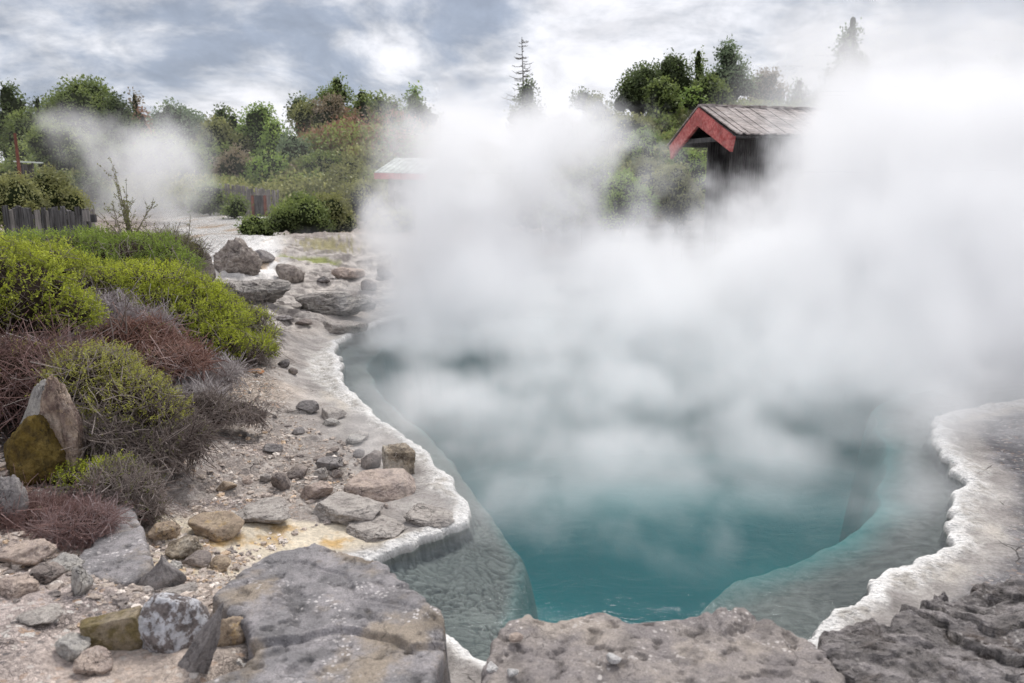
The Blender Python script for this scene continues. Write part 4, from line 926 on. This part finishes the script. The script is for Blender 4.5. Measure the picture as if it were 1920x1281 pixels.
    bare_conifer(980,70,200,16,84,52,'dead conifer with bare drooping branches on the skyline',901, nbr=13)
    # two background walls of hill scrub, too dense to count
    def scrub(label, fx, seed, n=150, key='olive'):
        rng = np.random.default_rng(seed); lob_ = []
        for i in range(n):
            a, Y = fx(rng); x = a * Y; lob_.append((x, Y, tz(x, Y) + rng.uniform(0, .4), rng.uniform(.8, 1.7), rng.uniform(.8, 1.5), rng.uniform(.5, 1.15)))
        Vs, Fs, Ts, c = [], [], [], 0; lf = .15
        for (x, Y, z, rx, ry, rz) in lob_:
            m_ = int(340 * rx * ry); u = unit(rng.normal(size=(m_, 3))); u[:, 2] = np.abs(u[:, 2]); p = np.array([x, Y, z]) + u * [rx, ry, rz] * (1 + .12 * rng.normal(size=(m_, 1)))
            ll = lf * rng.uniform(.6, 1.4, m_); V, Fq = leaves(p, unit(u * .5 + rng.normal(size=(m_, 3))), rnd_dir(m_), ll, ll * .6); Vs.append(V); Fs.append(Fq + c); c += len(V)
            Ts.append(np.repeat(np.clip(rng.uniform(.2, .7) + .2 * u[:, 2] + .15 * rng.normal(size=m_), 0, 1), 4))  # tops painted lighter, standing in for light from above
        tag(mesh('scrub', np.concatenate(Vs), np.concatenate(Fs), TREEM[key], None, False, {'tint': np.concatenate(Ts)}), label, 'scrub', kind='stuff')
    scrub('low olive scrub covering the hillside between the trees', lambda r: (r.uniform(-.75, .75), r.uniform(33, 50)), 71, 560, 'olive')
    scrub('green scrub filling gaps between the hillside trees', lambda r: (r.uniform(-.75, .75), r.uniform(35, 56)), 72, 520, 'mid')
    scrub('rusty undergrowth on the knoll slopes', lambda r: (r.uniform(-.24, -.1), r.uniform(40, 47)), 73, 60, 'red')

# ------------------------------------------------------------------ buildings, fences
def wood_mat(name, c1, c2, sx=2, sz=30, axis='z'):
    m, t = material(name); p = t.obj(); st = {'z': (sz, sz, sx), 'x': (sx, sz, sz), 'y': (sz, sx, sz)}[axis]
    a = t.noise(t.vm('MULTIPLY', p, st), 1, 5, .6); b = t.noise(p, 3, 4)
    c = t.mix(t.mr(a, .35, .65), c1, c2); c = t.mul(c, t.mr(b, .3, .7, .75, 1.25)); principled(t, c, .85, t.bump(a, .6, .01), .2); return m
M['dwood'] = wood_mat('dark_weathered_wood', (.055, .052, .052), (.15, .145, .145))
M['gwood'] = wood_mat('grey_weathered_wood', (.16, .15, .14), (.34, .31, .29))
M['redp'] = wood_mat('faded_red_paint', (.46, .10, .095), (.58, .22, .20), 1.5, 14, 'x')
M['plank'] = wood_mat('weathered_roof_plank', (.26, .22, .205), (.50, .45, .43), 1.5, 14, 'x')
M['pinkp'] = wood_mat('pink_painted_fascia', (.55, .2, .2), (.6, .28, .27), 1, 5, 'x')
M['tinr'] = wood_mat('pale_green_tin', (.48, .52, .48), (.58, .62, .58), 1, 5, 'x')
M['post'] = wood_mat('red_brown_post', (.16, .06, .05), (.24, .11, .08))
if 'house' not in FAST:
    def house():
        pk = P(1312, 204, 22.0); a = unit(np.array([.95, .31, 0])); g = unit(np.array([.42, -.907, 0]))   # along the ridge; across the gable towards the camera
        Rt = P(1378, 256, 20.4); Lt_z = Rt[2]
        half = (Rt - pk); gR = np.array([half[0], half[1], 0]); gL = -gR * 1.0
        # choose the left eave so that it lands at photo x = 1258
        best = min(np.linspace(.3, 1.6, 131), key=lambda k: abs(((pk + gL * k)[0] / (((pk + gL * k)[1]) * 1.0)) - ray(1257, 290)[0] / ray(1257, 290)[1]))
        gL = gL * best; drop = pk[2] - Rt[2]
        RtE = pk + gR - [0, 0, drop]; LtE = pk + gL - [0, 0, drop * 1.15]
        gz = tz(pk[0] + 3, pk[1]); base = np.array([pk[0], pk[1], gz]); root = empty('meeting_house', base, 'timber house with red painted gable boards and a weathered plank roof', 'house')
        L = 9.0; bk = a * L
        def part(mb, nm, mt, par=None, sm=False):
            o = mb.build(nm, M[mt], par or root, sm)
            o.data.transform(__import__('mathutils').Matrix.Translation([-float(v) for v in base])); return o
        # bargeboards
        for e, nm in ((RtE, 'red gable board on the side nearer the water'), (LtE, 'red gable board on the far side of the gable')):
            d = e - pk; dn = unit(d); wv = .44; n_ = -a * .05
            top0, top1 = pk + [0, 0, .02], e; dn2 = np.array([0, 0, -wv]); inner1 = e + np.array([0, 0, -wv * .95]) - dn * .12
            v = np.array([top0, top1, inner1, pk + dn2]); v = np.concatenate([v + n_, v + n_ * 0 + a * .03]); mb = MB(); mb.add(v, np.array([[0, 1, 2, 3], [7, 6, 5, 4], [0, 4, 5, 1], [1, 5, 6, 2], [2, 6, 7, 3], [3, 7, 4, 0]])); o = part(mb, 'gable_board', 'redp'); o['label'] = nm
        # roof: overlapping split planks on both slopes
        rng = np.random.default_rng(4)
        for e in (RtE, LtE):
            d = e - pk; nrm = unit(np.cross(a, d)); nrm = nrm if nrm[2] > 0 else -nrm; mb = MB(); w = .10; k = int(L / w)
            for rrow in range(1):
                for i in range(k):
                    o_ = a * (i * w + rng.uniform(-.01, .01)); t0 = 0; t1 = 1.03 + rng.uniform(-.02, .03)
                    lift = nrm * (.05 + .03 * (3 - rrow) * 0 + rng.uniform(-.012, .02)); p0 = pk + d * max(t0, 0) + o_ + nrm * (.02) + lift; p1 = pk + d * t1 + o_ + lift + nrm * (.05)
                    v, f = beam_vf(p0, p1, w * .96, .03, nrm); mb.add(v, f)
            part(mb, 'roof_slope', 'plank')
            mb2 = MB(); v = np.array([pk, pk + bk, e + bk, e]); v = np.concatenate([v + nrm * .02, v - nrm * .03]); mb2.add(v, np.array([[0, 1, 2, 3], [7, 6, 5, 4], [0, 4, 5, 1], [1, 5, 6, 2], [2, 6, 7, 3], [3, 7, 4, 0]])); part(mb2, 'roof_boarding', 'dwood')
        mb = MB(); 
        for i in range(45): 
            c = pk + a * (i * .2 + .1) + [0, 0, .09]; v, f = beam_vf(c - a * .1, c + a * .1, .22 + .04 * sin(i * 3), .05 + .02 * sin(i * 1.7)); mb.add(v, f)
        part(mb, 'ridge_cap', 'plank')
        # walls set back from the gable, with close vertical battens
        inR = pk + (gR * .82) ; inL = pk + gL * .82; zt = RtE[2] - .02; st = a * 1.05
        def wall(p0, p1, nm):
            p0 = np.array([p0[0], p0[1], 0]); p1 = np.array([p1[0], p1[1], 0]); d = p1 - p0; ln = np.linalg.norm(d); dn = d / ln; nn = np.array([dn[1], -dn[0], 0]); mb = MB()
            zc = (zt + .18 + gz) / 2 - .1; hh = zt + .18 - gz + .2; c = (p0 + p1) / 2; mb.box([c[0], c[1], zc], (ln, .06, hh), np.stack([dn, -nn, [0, 0, 1]], 1))
            for i in range(int(ln / .09)):
                for sg in (1, -1): q = p0 + dn * (i * .09 + .04) + nn * .038 * sg; mb.box([q[0], q[1], zc], (.035, .03, hh), np.stack([dn, -nn, [0, 0, 1]], 1))
            part(mb, nm, 'dwood')
        wall(inR + st, inR + a * (L - .5), 'wall'); wall(inL + st, inL + a * (L - .5), 'wall'); wall(inL + st + (inR - inL) * .45, inR + st, 'wall')
        mb = MB(); v, f = beam_vf(inL + [0, 0, zt - inL[2]] + a * .1, inR + [0, 0, zt - inR[2]] + a * .1, .1, .12); mb.add(v, f); part(mb, 'tie_beam', 'dwood')
        # dark boarded ceiling of the porch
        mb = MB(); c0 = np.array([inL[0], inL[1], zt]); c1 = np.array([inR[0], inR[1], zt]); v = np.array([c0 + a * .15, c1 + a * .15, c1 + a * 1.05, c0 + a * 1.05]); v = np.concatenate([v, v + [0, 0, .03]]); mb.add(v, np.array([[3, 2, 1, 0], [4, 5, 6, 7], [0, 1, 5, 4], [1, 2, 6, 5], [2, 3, 7, 6], [3, 0, 4, 7]])); part(mb, 'porch_ceiling', 'dwood')
    house()
    def shed():
        Y = 30; a0 = P(702, 325, Y); b0 = P(800, 327, Y); r0 = P(742, 298, Y + 1.6); r1 = P(830, 300, Y + 1.6); gz = tz(a0[0], Y); base = np.array([a0[0], Y, gz]); root = empty('shed', base, 'small shed with pale green tin roof and pink fascia behind the steam', 'shed')
        def put(mb, nm, mt): o = mb.build(nm, M[mt], root); o.data.transform(__import__('mathutils').Matrix.Translation([-float(v) for v in base]))
        mb = MB(); v = np.array([a0, b0, r1, r0]); v = np.concatenate([v, v + [0, 0, .04]]); mb.add(v, np.array([[3, 2, 1, 0], [4, 5, 6, 7], [0, 1, 5, 4], [1, 2, 6, 5], [2, 3, 7, 6], [3, 0, 4, 7]]))
        n = 9
        for i in range(n): t = (i + .5) / n; v, f = beam_vf(lerp(a0, b0, t) + [0, 0, .05], lerp(r0, r1, t) + [0, 0, .05], .03, .03); mb.add(v, f)
        put(mb, 'roof', 'tinr')
        mb = MB(); v, f = beam_vf(a0 + [0, -.05, -.1], b0 + [0, -.05, -.1], .04, .22); mb.add(v, f); put(mb, 'fascia', 'pinkp')
        mb = MB(); c = (a0 + b0) / 2; mb.box([c[0] + .2, Y + .9, (a0[2] - .2 + gz) / 2], (b0[0] - a0[0] - .5, 1.4, a0[2] - .2 - gz)); put(mb, 'wall', 'gwood')
    shed()
    def picket_fence(p0, p1, n, hpx, w, label, mat, rail, seed, name='picket_fence', thick=.03, hvar=.12):
        rng = np.random.default_rng(seed); base = np.array([p0[0], p0[1], tz(p0[0], p0[1])]); root = empty(name, base, label, 'fence'); d = unit((p1 - p0) * [1, 1, 0])
        R = np.stack([d, [-d[1], d[0], 0], [0, 0, 1]], 1)
        for i in range(n):
            t = (i + .5) / n; q = lerp(p0, p1, t); g = tz(q[0], q[1]); top = q[2] + rng.uniform(-hvar, hvar); g = min(g, top - .3); h = top - g + .1; ww = w * rng.uniform(.8, 1.15); lean = rng.normal() * .03
            v, f = box_vf((0, 0, h / 2 - .1), (ww, thick, h)); v[v[:, 2] > 0, 2] += rng.uniform(-.02, .02, (v[:, 2] > 0).sum()); v[:, 0] += (v[:, 2]) * lean
            o = mesh('picket', v @ R.T + np.array([q[0], q[1], g]) - base, f, M[mat if rng.random() < .7 else ('gwood' if mat == 'dwood' else mat)], root, False)
        for dz in rail:
            mb = MB(); v, f = beam_vf(p0 + [0, .04, -dz], p1 + [0, .04, -dz], .04, .08); mb.add(v - base, f); mb.build('rail', M[mat], root)
        return root
    picket_fence(P(5, 388, 13), P(172, 393, 14.5), 19, 45, .085, 'dark weathered picket fence at the left above the green shrubs', 'dwood', (.15,), 5, hvar=.05)
    picket_fence(P(416, 345, 31), P(522, 359, 32), 26, 20, .085, 'grey picket fence with a dark gate beyond the white terrace', 'gwood', (.2,), 6, hvar=.05, thick=.05)
    mbx = P(486, 375, 30.8); root = empty('gate', (mbx[0], mbx[1], tz(mbx[0], mbx[1])), 'small dark red gate in front of the far picket fence', 'gate')
    for dx, nm, mt, w in ((-.25, 'post', 'post', .09), (.22, 'post', 'post', .09), (-.01, 'panel', 'dwood', .36)):
        h = .8; v, f = box_vf((dx, 0 if nm == 'post' else .03, h / 2), (w, .1 if nm == 'post' else .05, h)); mesh(nm, v, f, M[mt], root, False)
    # narrow sign post at the end of the near fence
    q = P(165, 412, 12.6); root = empty('trail_sign', (q[0], q[1], tz(q[0], q[1])), 'small dark sign board with a pale notice at the right end of the near fence', 'sign'); zz = q[2] - tz(q[0], q[1])
    v, f = box_vf((0, 0, zz / 2), (.04, .04, zz)); mesh('post', v, f, M['dwood'], root, False)
    v, f = box_vf((0, -.03, zz + .06), (.11, .02, .17)); mesh('board', v, f, M['gwood'], root, False)
    v, f = box_vf((.10, -.02, zz + .02), (.09, .03, .12)); mesh('panel', v, f, M['dwood'], root, False)
    # leaning pole and little roofed hut at far left
    q0 = P(38, 335, 24); q1 = P(28, 250, 24); base = np.array([q0[0], q0[1], tz(q0[0], q0[1])]); V, Fq = tubes(np.array([[base, q0, (q0 + q1) / 2, q1]]), np.array([[.05, .05, .045, .04]]), 8)
    o = mesh('leaning_pole', V - base, Fq, M['post']); o.location = base; tag(o, 'thin reddish leaning pole at the far left', 'pole')
    q = P(52, 318, 25); gz = tz(q[0], q[1]); root = empty('lookout_hut', (q[0], q[1], gz), 'tiny dark hut with a pale slanted roof beside the leaning pole', 'hut'); hh = q[2] - gz
    v, f = box_vf((0, 0, hh / 2), (.22, .3, hh + .3)); mesh('wall', v, f, M['dwood'], root, False)
    v, f = box_vf((.05, 0, hh + .22), (.62, .5, .04), np.array([[cos(.05), 0, sin(.05)], [0, 1, 0], [-sin(.05), 0, cos(.05)]])); mesh('roof', v, f, M['tinr'], root, False)
    v, f = beam_vf((.12, -.12, 0), (.24, -.12, hh + .2), .05, .05); mesh('post', v, f, M['dwood'], root, False)

# ------------------------------------------------------------------ steam
def steam(name, label, lo, hi, vox, blobs, dens, nscale=.55, thr=.3, amp=1.3, extra=None, warp=.9, floor_=None, emit=.0, seed=0.0, rise=.5, detail=7):
    vol = bpy.data.volumes.new(name); o = bpy.data.objects.new(name, vol); COL.objects.link(o)
    ng = bpy.data.node_groups.new(name, 'GeometryNodeTree'); ng.interface.new_socket('Geometry', in_out='INPUT', socket_type='NodeSocketGeometry'); ng.interface.new_socket('Geometry', in_out='OUTPUT', socket_type='NodeSocketGeometry')
    t = T(ng); t.n('NodeGroupInput'); out = t.n('NodeGroupOutput'); p = t.n('GeometryNodeInputPosition').outputs[0]
    w = t.vm('SCALE', t.vm('SUBTRACT', t.noise(t.vm('ADD', p, (seed, 0, 0)), nscale * .7, 3, color=True), (.5, .5, .5)), scale=warp)
    pw = t.vm('ADD', p, w); w2 = t.vm('SCALE', t.vm('SUBTRACT', t.noise(t.vm('ADD', pw, (0, seed, 3)), nscale * 2.6, 3, .6, color=True), (.5, .5, .5)), scale=warp * .42); pw = t.vm('ADD', pw, w2)
    env = None
    for (c, r, a) in blobs:
        d = t.vm('LENGTH', t.vm('DIVIDE', t.vm('SUBTRACT', pw, tuple(float(v) for v in c)), tuple(float(v) for v in r)))
        e = t.m('MULTIPLY', t.m('EXPONENT', t.m('MULTIPLY', t.m('MULTIPLY', d, d), -1.0)), a)
        env = e if env is None else t.m('ADD', env, e)
    q = t.vm('MULTIPLY', t.vm('ADD', pw, (seed, seed, 0)), (1, 1, 1 - .35 * rise))
    n = t.noise(q, nscale, detail, .63, .3)
    nn = t.m('MULTIPLY', t.m('SUBTRACT', n, .5), amp)
    e1 = t.m('MINIMUM', env, 1.6)
    d = t.m('SUBTRACT', t.m('ADD', e1, t.m('MULTIPLY', nn, t.m('MINIMUM', t.m('MULTIPLY', env, 2.5), 1.0))), thr)
    d = t.m('MAXIMUM', d, 0.0); d = t.m('MULTIPLY', t.m('MULTIPLY', d, d), t.m('DIVIDE', dens, t.m('ADD', d, .14)))
    P_ = t.sep(p)
    d = t.m('MULTIPLY', d, t.mr(P_[2], .0, .12))
    d = t.m('MULTIPLY', d, t.m('GREATER_THAN', d, dens * .004))
    vc = t.n('GeometryNodeVolumeCube'); t.put(vc.inputs['Density'], d); vc.inputs['Background'].default_value = 0; vc.inputs['Min'].default_value = lo; vc.inputs['Max'].default_value = hi
    for k, i in zip('XYZ', range(3)): vc.inputs['Resolution ' + k].default_value = max(8, int((hi[i] - lo[i]) / vox))
    sm = t.n('GeometryNodeSetMaterial'); ng.links.new(vc.outputs[0], sm.inputs[0])
    m, mt = material(name); pv = mt.n('ShaderNodeVolumePrincipled'); pv.inputs['Color'].default_value = (.99, .99, 1, 1); pv.inputs['Density'].default_value = 1; pv.inputs['Anisotropy'].default_value = .0; pv.inputs['Absorption Color'].default_value = (1, 1, 1, 1)
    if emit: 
        mt.put(pv.inputs['Emission Strength'], mt.m('MULTIPLY', mt.attr('density'), emit)); pv.inputs['Emission Color'].default_value = (.90, .91, 1.0, 1)  # steam made to emit with its density, brightening its shaded parts
    mt.nt.links.new(pv.outputs[0], mt.out.inputs['Volume'])
    sm.inputs['Material'].default_value = m; ng.links.new(sm.outputs[0], out.inputs[0]); vol.materials.append(m)
    md = o.modifiers.new('steam', 'NODES'); md.node_group = ng
    return tag(o, label, 'steam', kind='stuff')
def B(px, py, Y, rx, rz, ry, a): s = Y / F; return (P(px, py, Y), (rx * s, ry, rz * s), a)
if 'steam' not in FAST:
    ADDED_GLOW = .09  # added inner glow, replacing light scattered many times within the steam
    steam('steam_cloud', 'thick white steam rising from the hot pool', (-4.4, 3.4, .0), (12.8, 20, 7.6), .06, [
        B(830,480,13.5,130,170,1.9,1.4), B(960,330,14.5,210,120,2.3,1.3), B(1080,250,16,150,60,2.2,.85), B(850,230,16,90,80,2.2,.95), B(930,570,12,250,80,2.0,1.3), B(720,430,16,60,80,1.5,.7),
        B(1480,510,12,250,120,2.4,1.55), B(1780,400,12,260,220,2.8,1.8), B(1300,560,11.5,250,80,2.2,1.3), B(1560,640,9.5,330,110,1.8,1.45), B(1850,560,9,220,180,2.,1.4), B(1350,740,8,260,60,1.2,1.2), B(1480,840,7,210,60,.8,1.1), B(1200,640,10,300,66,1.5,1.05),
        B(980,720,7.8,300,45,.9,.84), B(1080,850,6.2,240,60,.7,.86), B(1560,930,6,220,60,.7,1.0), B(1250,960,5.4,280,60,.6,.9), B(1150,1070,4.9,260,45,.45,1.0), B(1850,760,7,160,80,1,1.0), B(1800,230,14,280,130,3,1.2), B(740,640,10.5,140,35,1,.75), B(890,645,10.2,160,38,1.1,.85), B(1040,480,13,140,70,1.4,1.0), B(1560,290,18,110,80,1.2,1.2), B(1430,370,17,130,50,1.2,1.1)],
        1.15, emit=ADDED_GLOW, thr=.52, amp=4.6, nscale=.9, detail=9)
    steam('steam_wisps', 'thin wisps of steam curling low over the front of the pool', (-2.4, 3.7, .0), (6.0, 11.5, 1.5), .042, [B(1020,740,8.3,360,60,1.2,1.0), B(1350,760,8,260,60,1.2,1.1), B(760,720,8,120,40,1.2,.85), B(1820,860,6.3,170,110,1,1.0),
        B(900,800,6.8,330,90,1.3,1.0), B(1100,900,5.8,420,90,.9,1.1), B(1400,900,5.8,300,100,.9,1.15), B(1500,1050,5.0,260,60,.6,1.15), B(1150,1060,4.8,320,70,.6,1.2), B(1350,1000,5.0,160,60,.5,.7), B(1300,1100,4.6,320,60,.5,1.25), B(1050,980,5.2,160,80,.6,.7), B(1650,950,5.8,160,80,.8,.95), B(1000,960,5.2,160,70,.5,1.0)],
        1.0, nscale=1.5, emit=ADDED_GLOW, seed=11.7, thr=.60, amp=4.8, warp=.8, detail=7)
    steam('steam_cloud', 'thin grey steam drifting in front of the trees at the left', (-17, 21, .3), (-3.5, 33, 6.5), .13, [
        B(240,330,28,95,80,1.5,.95), B(320,290,28,70,60,1.5,.9), B(120,235,29,80,30,1.2,.85), B(330,240,29,50,50,1.2,.75), B(260,390,27,120,35,1.5,.95), B(680,370,26,70,60,1,.85), B(590,440,24,100,22,1,.7), B(480,470,22,60,16,1,.6), B(200,280,28,120,60,1.5,.6), B(360,350,27,60,60,1.4,.6)], .6, nscale=.7, emit=ADDED_GLOW, seed=7.3, thr=.42, amp=3.6)
    steam('steam_haze', 'faint haze hanging in front of the left hillside', (-22, 26, .5), (5, 34, 9.5), .3, [B(400,330,30,600,160,3,1.4)], .015, nscale=.3, emit=ADDED_GLOW, seed=5.1, amp=1.2, warp=1.5, thr=.25)
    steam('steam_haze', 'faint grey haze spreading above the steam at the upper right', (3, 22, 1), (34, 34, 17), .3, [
        B(1750,200,27,300,170,4,1.1), B(1900,60,27,300,150,4,.9), B(1560,130,27,120,60,3,.6), B(1450,250,26,160,60,2,.7)], .22, nscale=.22, emit=ADDED_GLOW, seed=3.1, amp=.7, warp=2.5, thr=.25)

# ------------------------------------------------------------------ sky and light
SUN_EL, SUN_AZ = radians(52), radians(12)       # azimuth measured from straight ahead, to the right
w = bpy.data.worlds.new('World'); sc.world = w; w.use_nodes = True; nt = w.node_tree; nt.nodes.clear(); t = T(nt)
out = t.n('ShaderNodeOutputWorld'); sky = t.n('ShaderNodeTexSky', sky_type='NISHITA'); sky.sun_disc = False; sky.sun_elevation = SUN_EL; sky.sun_rotation = SUN_AZ
b1 = t.n('ShaderNodeBackground'); nt.links.new(sky.outputs[0], b1.inputs[0]); b1.inputs[1].default_value = .08
d = t.n('ShaderNodeTexCoord').outputs['Generated']; X, Y_, Z = t.sep(d)
zc = t.m('ADD', t.m('MAXIMUM', Z, 0.0), .26)
cp = t.comb(t.m('DIVIDE', X, zc), t.m('DIVIDE', Y_, zc), 0.0)
cp = t.vm('ADD', cp, t.vm('SCALE', t.noise(cp, .8, 3, color=True), scale=.5))
cp2 = t.vm('MULTIPLY', cp, (1.0, .95, 1)); n1 = t.noise(cp2, 2.0, 9, .6, .15); n2 = t.noise(t.vm('ADD', cp2, (7, 3, 0)), 3.6, 8, .6, .2)
def blobd(px, py, rad):
    r = unit(ray(px, py)); return t.mr(t.vm('DISTANCE', d, tuple(float(v) for v in r)), 0.0, rad, 1.0, 0.0)
dk = t.m('ADD', t.m('ADD', t.m('MULTIPLY', blobd(600, 105, .16), .10), t.m('MULTIPLY', blobd(900, -10, .17), .2)), t.m('ADD', t.m('MULTIPLY', blobd(230, 130, .2), .12), t.m('MULTIPLY', blobd(1850, 90, .35), .08)))
br = t.m('ADD', t.m('MULTIPLY', blobd(1130, 110, .2), .15), t.m('ADD', t.m('MULTIPLY', blobd(480, 195, .12), .12), t.m('MULTIPLY', blobd(330, 40, .12), .08)))
lum = t.m('ADD', t.m('ADD', t.m('MULTIPLY', n1, .85), t.m('MULTIPLY', n2, .38)), t.m('SUBTRACT', br, dk))
cc = t.mix(t.mr(lum, .46, .63), (.29, .33, .41), (.55, .565, .61)); cc = t.mix(t.mr(lum, .57, .71), cc, (.75, .75, .79)); n3 = t.noise(t.vm('ADD', t.vm('MULTIPLY', cp, (1.4, .9, 1)), (2, 9, 0)), 4.5, 7, .6, .3); cc = t.mul(cc, t.mr(n3, .35, .65, .86, 1.12, False))
cc = t.mix(t.mr(Z, -.02, -.2), cc, (.16, .16, .15))
b2 = t.n('ShaderNodeBackground'); t.put(b2.inputs[0], cc); b2.inputs[1].default_value = 1.36
mx = t.n('ShaderNodeMixShader'); mx.inputs[0].default_value = .93; nt.links.new(b1.outputs[0], mx.inputs[1]); nt.links.new(b2.outputs[0], mx.inputs[2]); nt.links.new(mx.outputs[0], out.inputs[0])
ld = bpy.data.lights.new('sun', 'SUN'); ld.energy = 2.7; ld.angle = radians(20); ld.color = (1, .96, .9); lo_ = bpy.data.objects.new('sun', ld); COL.objects.link(lo_)
from mathutils import Vector
sd_ = Vector((sin(SUN_AZ) * cos(SUN_EL), cos(SUN_AZ) * cos(SUN_EL), sin(SUN_EL))); lo_.rotation_euler = sd_.to_track_quat('Z', 'Y').to_euler()
sc.view_settings.view_transform = 'Standard'; sc.view_settings.look = 'None'; sc.view_settings.exposure = 0
cy = sc.cycles; cy.use_denoising = True; cy.max_bounces = 6; cy.diffuse_bounces = 2; cy.glossy_bounces = 2; cy.transmission_bounces = 3; cy.transparent_max_bounces = 8; cy.volume_bounces = 3
cy.volume_step_rate = 3.4; cy.volume_max_steps = 256; cy.use_adaptive_sampling = True; cy.adaptive_threshold = .03; cy.sample_clamp_indirect = 4
w.cycles.sampling_method = 'AUTOMATIC'
